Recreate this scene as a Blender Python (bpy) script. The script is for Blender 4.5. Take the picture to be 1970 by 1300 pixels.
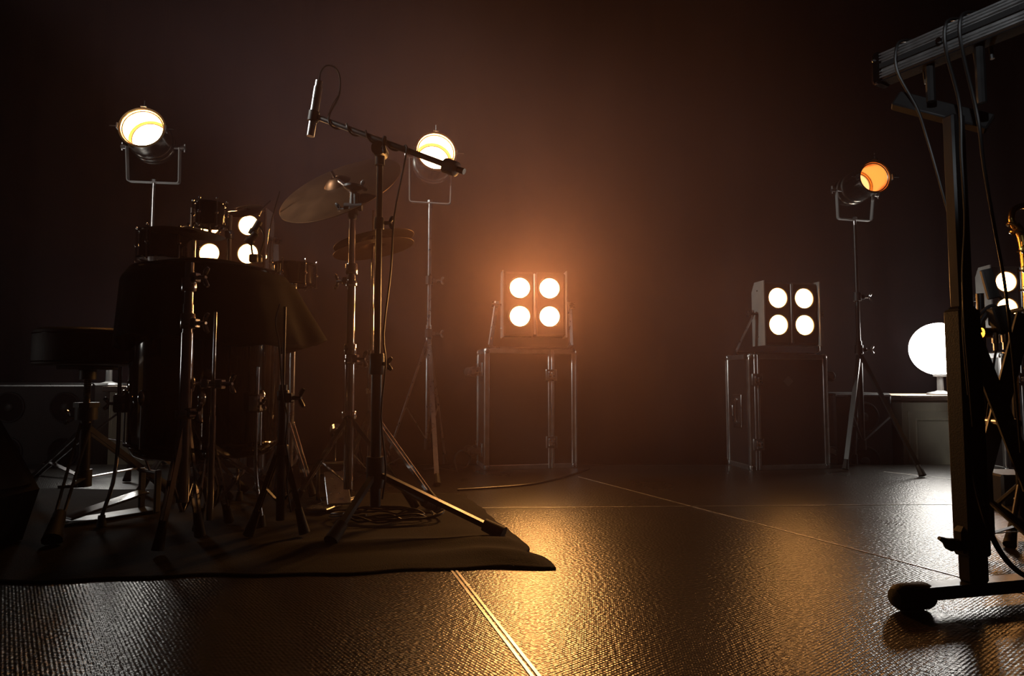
import bpy, math, random
from mathutils import Vector as V, Matrix
random.seed(7)
for o in list(bpy.data.objects): bpy.data.objects.remove(o)
SC = bpy.context.scene
COL = SC.collection

# ------------------------------------------------------------------ camera
F = 1250.0
CAMZ = 0.48
TILT = math.atan(80.0/F)
cam = bpy.data.cameras.new('camera'); camo = bpy.data.objects.new('camera', cam); COL.objects.link(camo)
cam.sensor_width = 36.0; cam.lens = 36.0*F/1970.0; cam.clip_start = 0.02; cam.clip_end = 100
camo.location = (0, 0, CAMZ); camo.rotation_euler = (math.pi/2+TILT, 0, 0)
SC.camera = camo
# ------------------------------------------------------------------ world, exposure
w = bpy.data.worlds.new('world'); SC.world = w; w.use_nodes = True
w.node_tree.nodes['Background'].inputs[0].default_value = (0.9, 0.75, 0.7, 1)
w.node_tree.nodes['Background'].inputs[1].default_value = 0.0012
SC.view_settings.view_transform = 'Standard'; SC.view_settings.look = 'None'
SC.view_settings.exposure = 0.0; SC.view_settings.gamma = 1.0; SC.view_settings.use_curve_mapping = False
SC.cycles.use_denoising = True
SC.cycles.max_bounces = 6; SC.cycles.volume_bounces = 0
SC.cycles.caustics_reflective = False; SC.cycles.caustics_refractive = False
SC.cycles.sample_clamp_indirect = 4.0

# strengths of the lamps of the place
BLIND = 210.0; BLIND_SIDE = 30.0; PARL = 50.0; GLOBE = 28.0
HAZE = 0.054
def add_fill_spot(name, loc, aim, energy, size, col, ang):  # unseen spots added to brighten parts of the set
    l = bpy.data.lights.new(name, 'SPOT'); l.energy = energy; l.color = col; l.shadow_soft_size = size; l.spot_size = math.radians(ang); l.spot_blend = .6
    o = bpy.data.objects.new(name, l); COL.objects.link(o); o.location = loc
    o.rotation_euler = (V(aim)-V(loc)).to_track_quat('-Z', 'Y').to_euler(); return o
add_fill_spot('added_fill_light', (-2.6, 2.1, 2.6), (1.0, 3.45, .75), 230, .10, (1,.95,.88), 40)  # added fill from the left for case sides and blinder plates
add_fill_spot('added_fill_light', (-1.2, -1.5, 2.2), (1.08, 1.35, 1.22), 150, .06, (.9,.95,1), 12)  # added narrow fill on the rail ribs
add_fill_spot('added_fill_light', (-1.5, -1.5, 2.6), (-2.0, 3.45, 1.75), 220, .08, (1,.93,.85), 14)  # added narrow fill on the leftmost par can and its yoke

# ------------------------------------------------------------------ helpers
CT, ST = math.cos(TILT), math.sin(TILT)
def ray(px, py):
    x = (px-985.0)/F; u = (650.0-py)/F
    return V((x, CT-u*ST, ST+u*CT))
def P(px, py, Y):
    r = ray(px, py); return V((0, 0, CAMZ)) + r*(Y/r.y)
def G(px, py, z=0.0):
    r = ray(px, py); return V((0, 0, CAMZ)) + r*((z-CAMZ)/r.z)

class MB:
    def __init__(s): s.v = []; s.f = []
    def add(s, vs, fs):
        n = len(s.v); s.v += [V(a) for a in vs]; s.f += [tuple(i+n for i in f) for f in fs]; return s
    def box(s, c, size, ax=None, bev=0.0):
        c = V(c); X, Y, Z = ax if ax else (V((1,0,0)), V((0,1,0)), V((0,0,1)))
        hx, hy, hz = size[0]/2, size[1]/2, size[2]/2
        if bev <= 0:
            vs = [c+X*(a*hx)+Y*(b*hy)+Z*(d*hz) for a in (-1,1) for b in (-1,1) for d in (-1,1)]
            return s.add(vs, [(0,1,3,2),(4,6,7,5),(0,4,5,1),(2,3,7,6),(0,2,6,4),(1,5,7,3)])
        # chamfered box: octagonal rings stacked along Z
        b = min(bev, hx*.9, hy*.9, hz*.9)
        def ring(ix, z):
            hx2, hy2 = hx-ix, hy-ix; k = max(b-ix, b*.3)
            pts = [(-hx2+k,-hy2),(hx2-k,-hy2),(hx2,-hy2+k),(hx2,hy2-k),(hx2-k,hy2),(-hx2+k,hy2),(-hx2,hy2-k),(-hx2,-hy2+k)]
            return [c+X*p[0]+Y*p[1]+Z*z for p in pts]
        rs = [ring(b*.8, -hz), ring(0, -hz+b), ring(0, hz-b), ring(b*.8, hz)]
        vs = sum(rs, []); fs = [tuple(range(7,-1,-1)), tuple(range(24,32))]
        for r in range(3):
            for i in range(8):
                j = (i+1) % 8; fs.append((r*8+i, r*8+j, (r+1)*8+j, (r+1)*8+i))
        return s.add(vs, fs)
    def lathe(s, o, axis, prof, seg=32, cap0=True, cap1=True):
        o = V(o); a = V(axis).normalized()
        t = V((0,0,1)) if abs(a.z) < .9 else V((1,0,0))
        u = a.cross(t).normalized(); w_ = a.cross(u)
        vs = []; fs = []
        for (h, r) in prof:
            for i in range(seg):
                th = 2*math.pi*i/seg
                vs.append(o+a*h+u*(r*math.cos(th))+w_*(r*math.sin(th)))
        for k in range(len(prof)-1):
            for i in range(seg):
                j = (i+1) % seg; fs.append((k*seg+i, k*seg+j, (k+1)*seg+j, (k+1)*seg+i))
        if cap0: fs.append(tuple(range(seg-1,-1,-1)))
        if cap1: fs.append(tuple((len(prof)-1)*seg+i for i in range(seg)))
        return s.add(vs, fs)
    def tube(s, p0, p1, r0, r1=None, seg=12):
        p0, p1 = V(p0), V(p1)
        return s.lathe(p0, p1-p0, [(0, r0), ((p1-p0).length, r0 if r1 is None else r1)], seg)
    def path(s, pts, r, seg=8, smooth=0, rr=None, sq=None):
        pts = [V(p) for p in pts]
        if smooth:
            q = []
            e = [pts[0]*2-pts[1]]+pts+[pts[-1]*2-pts[-2]]
            for i in range(1, len(e)-2):
                for k in range(smooth):
                    t = k/smooth; a, b, c, d = e[i-1], e[i], e[i+1], e[i+2]
                    q.append(0.5*((2*b)+(c-a)*t+(2*a-5*b+4*c-d)*t*t+(3*b-a-3*c+d)*t**3))
            q.append(pts[-1]); pts = q
        n = len(pts); tan = []
        for i in range(n):
            d = pts[min(i+1,n-1)]-pts[max(i-1,0)]
            tan.append(d.normalized() if d.length > 1e-9 else V((0,0,1)))
        up = V((0,0,1)) if abs(tan[0].z) < .9 else V((1,0,0))
        u = tan[0].cross(up).normalized(); vs = []; fs = []
        for i in range(n):
            u = (u-tan[i]*u.dot(tan[i])).normalized(); w_ = tan[i].cross(u)
            ri = rr(i/(n-1)) if rr else r
            for k in range(seg):
                th = 2*math.pi*(k+.5)/seg
                if sq: # rectangular section  sq=(width, thickness)
                    cx = sq[0]/2*(1 if math.cos(th) > 0 else -1); cy = sq[1]/2*(1 if math.sin(th) > 0 else -1)
                    vs.append(pts[i]+u*cx+w_*cy)
                else: vs.append(pts[i]+u*(ri*math.cos(th))+w_*(ri*math.sin(th)))
        for i in range(n-1):
            for k in range(seg):
                j = (k+1) % seg; fs.append((i*seg+k, i*seg+j, (i+1)*seg+j, (i+1)*seg+k))
        fs.append(tuple(range(seg-1,-1,-1))); fs.append(tuple((n-1)*seg+k for k in range(seg)))
        return s.add(vs, fs)
    def strap(s, pts, wd, wdt, th, closed=False):
        """flat bar bent along pts; wd = width direction, th = thickness"""
        pts = [V(p) for p in pts]; wd = V(wd).normalized(); vs = []; fs = []; n = len(pts)
        for i in range(n):
            d = (pts[min(i+1,n-1)]-pts[max(i-1,0)]).normalized(); nn = d.cross(wd).normalized()
            k = 1.0
            if 0 < i < n-1:
                a = (pts[i]-pts[i-1]).normalized(); k = 1/max(.5, a.dot(d))
            for (a, b) in ((-1,-1),(1,-1),(1,1),(-1,1)):
                vs.append(pts[i]+wd*(a*wdt/2)+nn*(b*th/2*k))
        for i in range(n-1):
            for q in range(4):
                j = (q+1) % 4; fs.append((i*4+q, i*4+j, (i+1)*4+j, (i+1)*4+q))
        fs.append((3,2,1,0)); fs.append(tuple((n-1)*4+q for q in range(4)))
        return s.add(vs, fs)
    def ball(s, c, r, seg=16, sc=(1,1,1)):
        c = V(c); vs = []; fs = []; R = seg//2
        for i in range(R+1):
            a = math.pi*i/R
            for k in range(seg):
                b = 2*math.pi*k/seg
                vs.append(c+V((r*sc[0]*math.sin(a)*math.cos(b), r*sc[1]*math.sin(a)*math.sin(b), r*sc[2]*math.cos(a))))
        for i in range(R):
            for k in range(seg):
                j = (k+1) % seg; fs.append((i*seg+k, (i+1)*seg+k, (i+1)*seg+j, i*seg+j))
        return s.add(vs, fs)
    def ring(s, c, axis, R, r, seg=32, s2=8):
        c = V(c); a = V(axis).normalized(); t = V((0,0,1)) if abs(a.z) < .9 else V((1,0,0))
        u = a.cross(t).normalized(); w_ = a.cross(u); vs = []; fs = []
        for i in range(seg):
            th = 2*math.pi*i/seg; d = u*math.cos(th)+w_*math.sin(th)
            for k in range(s2):
                ph = 2*math.pi*k/s2
                vs.append(c+d*(R+r*math.cos(ph))+a*(r*math.sin(ph)))
        for i in range(seg):
            for k in range(s2):
                j = (k+1) % s2; i2 = (i+1) % seg
                fs.append((i*s2+k, i2*s2+k, i2*s2+j, i*s2+j))
        return s.add(vs, fs)
    def wing(s, c, axis, r=.02, up=V((0,0,1))):
        """wing nut: barrel on axis plus two ears"""
        a = V(axis).normalized(); c = V(c)
        s.tube(c-a*.01, c+a*.014, .007, .005, 10)
        t = V(up)-a*V(up).dot(a); t = t.normalized() if t.length > .01 else V((0,0,1))
        for q in (-1, 1):
            s.path([c+a*.008, c+a*.014+t*(q*r*.7), c+a*.022+t*(q*r*1.15)], .004, 8, 3, rr=lambda k: .0035+.004*math.sin(math.pi*min(1, k*.9)))
        return s

def off(o):
    x = V((0,0,0))
    while o is not None: x += V(o.location); o = o.parent
    return x
def part(name, mb, mat, parent=None, label=None, loc=None, smooth=35):
    base = off(parent) if parent is not None else V((0,0,0))
    if loc is not None: base = base+V(loc)
    me = bpy.data.meshes.new(name); me.from_pydata([tuple(v-base) for v in mb.v], [], mb.f); me.validate()
    import bmesh
    bm = bmesh.new(); bm.from_mesh(me); bmesh.ops.recalc_face_normals(bm, faces=bm.faces); bm.to_mesh(me); bm.free()
    if smooth:
        for p in me.polygons: p.use_smooth = True
        me.set_sharp_from_angle(angle=math.radians(smooth))
    me.materials.append(mat)
    o = bpy.data.objects.new(name, me); COL.objects.link(o)
    if parent is not None: o.parent = parent
    if loc is not None: o.location = loc
    if label: o['label'] = label
    return o
def thing(name, label, cat, loc, group=None):
    o = bpy.data.objects.new(name, None); COL.objects.link(o); o.location = loc; o.empty_display_size = .1
    o['label'] = label; o['category'] = cat
    if group: o['group'] = group
    return o
def single(name, label, cat, mb, mat, loc=(0,0,0), group=None, kind=None):
    o = part(name, mb, mat, None, label, loc=V(loc)); o['category'] = cat
    if group: o['group'] = group
    if kind: o['kind'] = kind
    return o
def struct(name, mb, mat, smooth=35):
    o = part(name, mb, mat, smooth=smooth); o['kind'] = 'structure'; return o

# ------------------------------------------------------------------ materials
def mat(name, col, rough=.5, metal=0.0, spec=.5, coat=0.0, bump=None, noise=None):
    m = bpy.data.materials.new(name); m.use_nodes = True; nt = m.node_tree
    b = nt.nodes['Principled BSDF']
    b.inputs['Base Color'].default_value = (*col, 1); b.inputs['Roughness'].default_value = rough
    b.inputs['Metallic'].default_value = metal; b.inputs['Specular IOR Level'].default_value = spec
    b.inputs['Coat Weight'].default_value = coat; b.inputs['Coat Roughness'].default_value = .05
    tc = nt.nodes.new('ShaderNodeTexCoord')
    if noise: # (scale, amount) colour wear and roughness variation
        n = nt.nodes.new('ShaderNodeTexNoise'); n.inputs['Scale'].default_value = noise[0]; n.inputs['Detail'].default_value = 4
        nt.links.new(tc.outputs['Object'], n.inputs['Vector'])
        mr = nt.nodes.new('ShaderNodeMapRange'); mr.inputs['To Min'].default_value = max(0.02, rough-noise[1]); mr.inputs['To Max'].default_value = min(1, rough+noise[1])
        nt.links.new(n.outputs['Fac'], mr.inputs['Value']); nt.links.new(mr.outputs['Result'], b.inputs['Roughness'])
        mx = nt.nodes.new('ShaderNodeMix'); mx.data_type = 'RGBA'
        mx.inputs['A'].default_value = (*[c*.75 for c in col], 1); mx.inputs['B'].default_value = (*[min(1, c*1.2) for c in col], 1)
        nt.links.new(n.outputs['Fac'], mx.inputs['Factor']); nt.links.new(mx.outputs['Result'], b.inputs['Base Color'])
    if bump: # (scale, strength)
        n2 = nt.nodes.new('ShaderNodeTexNoise'); n2.inputs['Scale'].default_value = bump[0]; n2.inputs['Detail'].default_value = 3
        nt.links.new(tc.outputs['Object'], n2.inputs['Vector'])
        bp = nt.nodes.new('ShaderNodeBump'); bp.inputs['Strength'].default_value = bump[1]; bp.inputs['Distance'].default_value = .002
        nt.links.new(n2.outputs['Fac'], bp.inputs['Height']); nt.links.new(bp.outputs['Normal'], b.inputs['Normal'])
    return m
def emit(name, col, strength):
    m = bpy.data.materials.new(name); m.use_nodes = True; nt = m.node_tree
    nt.nodes.remove(nt.nodes['Principled BSDF'])
    e = nt.nodes.new('ShaderNodeEmission'); e.inputs[0].default_value = (*col, 1); e.inputs[1].default_value = strength
    nt.links.new(e.outputs[0], nt.nodes['Material Output'].inputs['Surface'])
    return m
M = dict(
 chrome=mat('polished_chrome', (.75,.76,.78), .12, 1, noise=(30,.04)),
 steel=mat('brushed_steel', (.45,.45,.46), .3, 1, noise=(40,.1)),
 alu=mat('aluminium', (.78,.78,.78), .36, 1, noise=(25,.1)),
 cast=mat('cast_metal', (.2,.2,.2), .45, .8, bump=(200,.3)),
 black=mat('black_painted_metal', (.012,.012,.012), .38, noise=(30,.08)),
 plastic=mat('black_plastic', (.015,.015,.015), .5, bump=(300,.2)),
 rubber=mat('black_rubber', (.012,.012,.012), .7, bump=(200,.3)),
 gloss=mat('black_drum_lacquer', (.004,.0035,.0035), .10, coat=.5, spec=.5),
 vinyl=mat('black_vinyl', (.007,.007,.007), .6, bump=(150,.4)),
 cloth=mat('black_cloth', (.010,.008,.008), .9, spec=.15, bump=(400,.6)),
 lam=mat('dark_case_laminate', (.02,.017,.017), .42, noise=(15,.1)),
 grey=mat('grey_housing_paint', (.32,.30,.28), .5, noise=(20,.08)),
 dark=mat('dark_lamp_face', (.045,.035,.03), .45, noise=(20,.08)),
 bronze=mat('cymbal_bronze', (.10,.048,.022), .42, 1, noise=(12,.08)),
 brass=mat('lacquered_brass', (.5,.3,.08), .25, 1, noise=(20,.04)),
 amber=mat('amber_reflector', (.9,.55,.25), .28, 1, bump=(40,.6)),
 table=mat('grey_beige_cabinet_paint', (.72,.62,.44), .55, noise=(8,.1)),
 wood=mat('brown_wood_edge', (.22,.13,.08), .5, noise=(12,.1)),
 ttop=mat('pale_table_top', (.55,.42,.32), .5, noise=(12,.1)),
 cable=mat('black_cable', (.01,.01,.01), .42),
 tape=mat('grey_tape', (.2,.18,.16), .6),
 skin=mat('drum_head', (.02,.02,.02), .4),
)
M['grey_stk'] = mat('faded_grey_sticker', (.07,.065,.062), .6)
WARM = (1.0, .42, .115)
M['lamp'] = emit('blinder_lamp_glass', WARM, BLIND)
M['lamp_side'] = emit('blinder_lamp_glass_dimmer', WARM, BLIND_SIDE)
M['parlamp'] = emit('par_lamp_glass', (1.0, .60, .28), PARL)
M['globe_dim'] = emit('glowing_globe_glass_dimmer', (1.0, .95, .88), 4.5)
M['parlamp_low'] = emit('par_lamp_glass_dim', (1.0, .42, .14), 2.2)
M['globe'] = emit('glowing_globe_glass', (1.0, .95, .88), GLOBE)

def floor_mat():
    m = bpy.data.materials.new('black_stage_deck'); m.use_nodes = True; nt = m.node_tree; L = nt.links
    b = nt.nodes['Principled BSDF']; tc = nt.nodes.new('ShaderNodeTexCoord')
    n = nt.nodes.new('ShaderNodeTexNoise'); n.inputs['Scale'].default_value = 2.5; n.inputs['Detail'].default_value = 6
    L.new(tc.outputs['Object'], n.inputs['Vector'])
    mr = nt.nodes.new('ShaderNodeMapRange'); mr.inputs['To Min'].default_value = .26; mr.inputs['To Max'].default_value = .30
    L.new(n.outputs['Fac'], mr.inputs['Value']); L.new(mr.outputs['Result'], b.inputs['Roughness'])
    n3 = nt.nodes.new('ShaderNodeTexNoise'); n3.inputs['Scale'].default_value = 220; n3.inputs['Detail'].default_value = 2
    L.new(tc.outputs['Object'], n3.inputs['Vector'])
    mx = nt.nodes.new('ShaderNodeMix'); mx.data_type = 'RGBA'
    mx.inputs['A'].default_value = (.010,.008,.006,1); mx.inputs['B'].default_value = (.028,.020,.014,1)
    L.new(n3.outputs['Fac'], mx.inputs['Factor']); L.new(mx.outputs['Result'], b.inputs['Base Color'])
    # anti-slip wire pattern
    mp = nt.nodes.new('ShaderNodeMapping'); mp.inputs['Rotation'].default_value = (0,0,math.radians(52)); L.new(tc.outputs['Object'], mp.inputs['Vector'])
    wv = nt.nodes.new('ShaderNodeTexWave'); wv.inputs['Scale'].default_value = 48; wv.inputs['Distortion'].default_value = .6; L.new(mp.outputs['Vector'], wv.inputs['Vector'])
    wv2 = nt.nodes.new('ShaderNodeTexWave'); wv2.bands_direction = 'Y'; wv2.inputs['Scale'].default_value = 48; wv2.inputs['Distortion'].default_value = .6; L.new(mp.outputs['Vector'], wv2.inputs['Vector'])
    ad = nt.nodes.new('ShaderNodeMath'); ad.operation = 'ADD'; L.new(wv.outputs['Fac'], ad.inputs[0]); L.new(wv2.outputs['Fac'], ad.inputs[1])
    n2 = nt.nodes.new('ShaderNodeTexNoise'); n2.inputs['Scale'].default_value = 120; n2.inputs['Detail'].default_value = 0; L.new(tc.outputs['Object'], n2.inputs['Vector'])
    ad2 = nt.nodes.new('ShaderNodeMath'); ad2.operation = 'MULTIPLY_ADD'; ad2.inputs[1].default_value = 4.6
    L.new(n2.outputs['Fac'], ad2.inputs[0]); L.new(ad.outputs[0], ad2.inputs[2])
    bp = nt.nodes.new('ShaderNodeBump'); bp.inputs['Strength'].default_value = .5; bp.inputs['Distance'].default_value = .00045
    L.new(ad2.outputs[0], bp.inputs['Height']); L.new(bp.outputs['Normal'], b.inputs['Normal'])
    b.inputs['Specular IOR Level'].default_value = .9
    return m
M['floor'] = floor_mat()
M['ground'] = mat('dark_lower_floor', (.008,.008,.008), .8)
M['curtain'] = mat('black_curtain', (.006,.0055,.0055), .95, spec=.1)
M['rug'] = mat('dark_felt_rug', (.011,.008,.0065), .9, spec=.2, bump=(250,.9), noise=(6,.05))

# ------------------------------------------------------------------ the setting
EDGE = 3.72
mb = MB(); mb.box((0, (EDGE-1.0)/2, -.03), (8, EDGE+1.0, .06)); struct('floor', mb, M['floor'], 0)
mb = MB(); mb.box((0, 2.5, -.26), (10, 9, .04)); struct('floor_lower', mb, M['ground'], 0)
mb = MB(); mb.box((0, EDGE+.006, -.04), (8, .012, .076)); struct('trim_stage_edge', mb, M['alu'], 0)
def curtain(name, p0, p1, z0, z1, amp=.05):
    p0, p1 = V(p0), V(p1); n = 260; d = (p1-p0); nn = V((-d.y, d.x, 0)).normalized(); vs = []; fs = []
    for i in range(n+1):
        t = i/n; a = amp*math.sin(t*n*.42)+amp*.4*math.sin(t*n*.17+1)
        q = p0+d*t
        for (z, k) in ((z0, 1.0), ((z0+z1)/2, .9), (z1, .6)):
            vs.append((q.x+nn.x*a*k, q.y+nn.y*a*k, z))
    for i in range(n):
        for k in range(2): fs.append((i*3+k, (i+1)*3+k, (i+1)*3+k+1, i*3+k+1))
    m_ = MB(); m_.add(vs, fs); o = struct(name, m_, M['curtain'], 80)
    md = o.modifiers.new('thick', 'SOLIDIFY'); md.thickness = .006
curtain('wall_back', (-4.8, 5.2, 0), (4.8, 5.2, 0), -.24, 4.2)
curtain('wall_left', (-4.4, -1, 0), (-4.4, 5.2, 0), -.24, 4.2)
curtain('wall_right', (4.4, -1, 0), (4.4, 5.2, 0), -.24, 4.2)

def seam(name, a, b, wdt, gap=0.0, h=.0015):
    a, b = V(a), V(b); a.z = b.z = 0; d = (b-a); L_ = d.length; d.normalize(); n = V((-d.y, d.x, 0)); m_ = MB(); c = (a+b)/2
    if gap:
        for q in (-1, 1):
            cc = c+n*(q*(gap/2+wdt/2)); m_.box((cc.x, cc.y, h/2), (L_, wdt, h), (d, n, V((0,0,1))))
    else: m_.box((c.x, c.y, h/2), (L_, wdt, h), (d, n, V((0,0,1))))
    return struct(name, m_, M['alu'], 0)
def ext(a, b, ea, eb):
    a, b = V(a), V(b); d = (b-a).normalized(); return a-d*ea, b+d*eb
s0 = ext(G(875,1100), G(1030,1300), .9, .35); seam('trim_1', *s0, .006, .005)
s0 = ext(G(1155,928), G(1840,1108), .2, .9); seam('trim_2', *s0, .0045)
s0 = ext(G(962,977), G(1830,970), 1.3, .05); seam('trim_3', *s0, .004)
s0 = ext(G(1895,982), G(1970,992), .03, .9); seam('trim_4', *s0, .004)
s0 = ext(G(1700,907), G(1835,922), .0, .4); seam('trim_5', *s0, .003)

# rug under the drum kit
def rug():
    A, B, C_, D = G(1068,1093), G(893,952), V((-3.0, 2.95, 0)), V((-2.2, 1.475, 0))
    nu, nv = 120, 60; vs = []; fs = []
    for j in range(nv+1):
        v = j/nv
        for i in range(nu+1):
            u = i/nu
            p = (D.lerp(A, u)).lerp(C_.lerp(B, u), v)
            e = max(0, (u-.8)/.2)
            # uneven cut edge
            p = p+V((0,1,0))*(.010*math.sin(u*23)+.006*math.sin(u*61+1))*(1-v)
            p = p+V((1,0,0))*(.004*math.sin(v*19+.5)+.003*math.sin(v*47)-.030*math.exp(-((v-.13)/.035)**2))*u
            ww = math.exp(-((v-.10)/.05)**2)*e*.016+math.exp(-((v-.23)/.045)**2)*max(0, (u-.55)/.45)*.014+math.exp(-((u-.95)/.03)**2)*.006*(1-v)
            z = .006+ww+.0015*math.sin(u*40+v*9)*math.sin(v*17)
            if v < .03 or u > .985: z = .004+ww*.5
            vs.append((p.x, p.y, z))
    for j in range(nv):
        for i in range(nu):
            a = j*(nu+1)+i; fs.append((a, a+1, a+nu+2, a+nu+1))
    m_ = MB(); m_.add(vs, fs)
    o = single('rug', 'dark thin felt rug with ragged right corner lying under the drum kit', 'rug', m_, M['rug'])
    md = o.modifiers.new('thick', 'SOLIDIFY'); md.thickness = .0035; md.offset = -1
rug()

# ------------------------------------------------------------------ flight cases
def rot_axes(deg):
    a = math.radians(deg); return V((math.cos(a), math.sin(a), 0)), V((-math.sin(a), math.cos(a), 0)), V((0,0,1))
def flight_case(fl, wdt, dep, z0, h, deg, label, seamt, wheel_side, handle=True, group='black flight cases at the back of the stage'):
    """fl = front-left corner"""
    X, Y, Z = rot_axes(deg); fl = V((fl.x, fl.y, 0)); c = fl+X*(wdt/2)+Y*(dep/2)
    t = thing('flight_case', label, 'flight case', (c.x, c.y, z0), group)
    m_ = MB(); m_.box(c+Z*(z0+h/2), (wdt-.012, dep-.012, h-.012), (X,Y,Z)); part('panel', m_, M['lam'], t)
    def prof(p, q, wd=.024):
        return p, q, wd
    e = MB(); s_ = .026; k = .003
    for sx in (-1, 1):
        for sy in (-1, 1):
            cc = c+X*(sx*(wdt/2-s_/2))+Y*(sy*(dep/2-s_/2)); e.box(cc+Z*(z0+h/2), (s_, s_, h-.01), (X,Y,Z), .002)
            e.tube(c+X*(sx*(wdt/2-.003))+Y*(sy*(dep/2-.003))+Z*(z0+.03), c+X*(sx*(wdt/2-.003))+Y*(sy*(dep/2-.003))+Z*(z0+h-.03), .0055, seg=8)
        for sz in (0, 1):
            cc = c+X*(sx*(wdt/2-s_/2))+Z*(z0+(s_/2 if sz == 0 else h-s_/2)); e.box(cc, (s_, dep-.01, s_), (X,Y,Z), .002)
    for sy in (-1, 1):
        for sz in (0, 1):
            cc = c+Y*(sy*(dep/2-s_/2))+Z*(z0+(s_/2 if sz == 0 else h-s_/2)); e.box(cc, (wdt-.01, s_, s_), (X,Y,Z), .002)
    part('edge_profile', e, M['alu'], t)
    # lid seam all round
    sx0 = fl+X*(seamt*wdt)
    l = MB()
    for q in (-.009, .009): l.box(sx0+X*q+Y*(dep/2)+Z*(z0+h/2), (.015, dep+.004, h-.004), (X,Y,Z), .002)
    part('lid_rim', l, M['alu'], t)
    for zz in (.78, .22):
        f = MB(); cc = sx0+Y*(-.004)+Z*(z0+h*zz)
        f.box(cc, (.062, .006, .062), (X,Y,Z), .002); 
        lt = part('latch', f, M['steel'], t)
        g = MB(); g.box(cc-Y*.008, (.036, .010, .040), (X,Y,Z), .003); g.tube(cc-Y*.012-X*.014, cc-Y*.012+X*.014, .006, seg=10)
        g.box(cc-Y*.017, (.008, .010, .026), (X,Y,Z), .002)
        part('butterfly', g, M['chrome'], lt)
    # corner balls
    for sx in (-1, 1):
        for sy in (-1, 1):
            for sz in (0, 1):
                b = MB(); cc = c+X*(sx*(wdt/2-.014))+Y*(sy*(dep/2-.014))+Z*(z0+(.014 if sz == 0 else h-.014))
                b.ball(cc, .0195, 12); b.box(cc, (.034,.034,.034), (X,Y,Z), .01)
                b.v = [V((q.x, q.y, max(q.z, z0+.0005))) for q in b.v]
                part('corner', b, M['steel'], t)
    if handle:
        b = MB(); q = c-Y*(dep/2-.0045)+X*(-wdt/2+wdt*.50)+Z*(z0+h*.765); b.box(q, (.042,.0012,.042), ((X+Z).normalized(), Y, (Z-X).normalized())); part('sticker', b, M['grey_stk'], t, 'faded grey diamond sticker')
        s = -1; hc = c+X*(s*(wdt/2+.001))+Z*(z0+h*.5)
        d = MB(); d.box(hc, (.006, dep*.36, .18), (X,Y,Z), .002)
        hd = part('handle_dish', d, M['steel'], t)
        d = MB(); d.path([hc-Z*.06-X*.004, hc-Z*.055-X*.014, hc+Z*.055-X*.014, hc+Z*.06-X*.004], .007, 10, 5); part('handle', d, M['chrome'], hd)
        d = MB(); d.box(hc+Y*(dep*.25)-Z*.0, (.008, .03, .06), (X,Y,Z), .002); part('hinge_plate', d, M['steel'], t)
    if wheel_side:
        s = wheel_side
        for zz in (.16, .83):
            for yy in (-.28, .28):
                wc = c+X*(s*(wdt/2+.004))+Y*(yy*dep)+Z*(z0+h*zz)
                b = MB(); b.box(wc+X*(s*.004), (.008, .06, .07), (X,Y,Z), .002)
                for q in (-1, 1): b.strap([wc+X*(s*.006)+Y*(q*.018), wc+X*(s*.045)+Y*(q*.018)-Z*.01, wc+X*(s*.06)+Y*(q*.018)-Z*.018], Z, .028, .003)
                fk = part('castor_fork', b, M['steel'], t)
                b = MB(); ax = wc+X*(s*.052)-Z*.014; b.lathe(ax-Y*.012, Y, [(0,.022),(.004,.028),(.020,.028),(.024,.022)], 20); part('castor_wheel', b, M['rubber'], fk)
    return t
g1 = G(932, 905); g2 = G(1445, 905)
flight_case(g1, .51, .26, 0, P(932,670,g1.y).z, 12, 'black flight case carrying the middle blinder, castors on its left side', .72, -1, handle=False)
flight_case(g2, .46, .26, 0, P(1445,681,g2.y).z, 9, 'black flight case carrying the right blinder, silver handle on its left side', .10, 1)
h1 = P(932,670,g1.y).z; h2 = P(1445,681,g2.y).z
c3 = V((-1.70, 3.36, 0))
h3 = P(440,528,3.4).z
flight_case(c3, .42, .30, 0, h3*.5-.001, 4, 'lower flight case of the stack hidden behind the covered drum', .75, 0, handle=False)
flight_case(c3, .42, .30, h3*.5, h3*.5, 4, 'upper flight case of the stack under the left blinder, behind the covered drum', .75, 0, handle=False)

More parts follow.
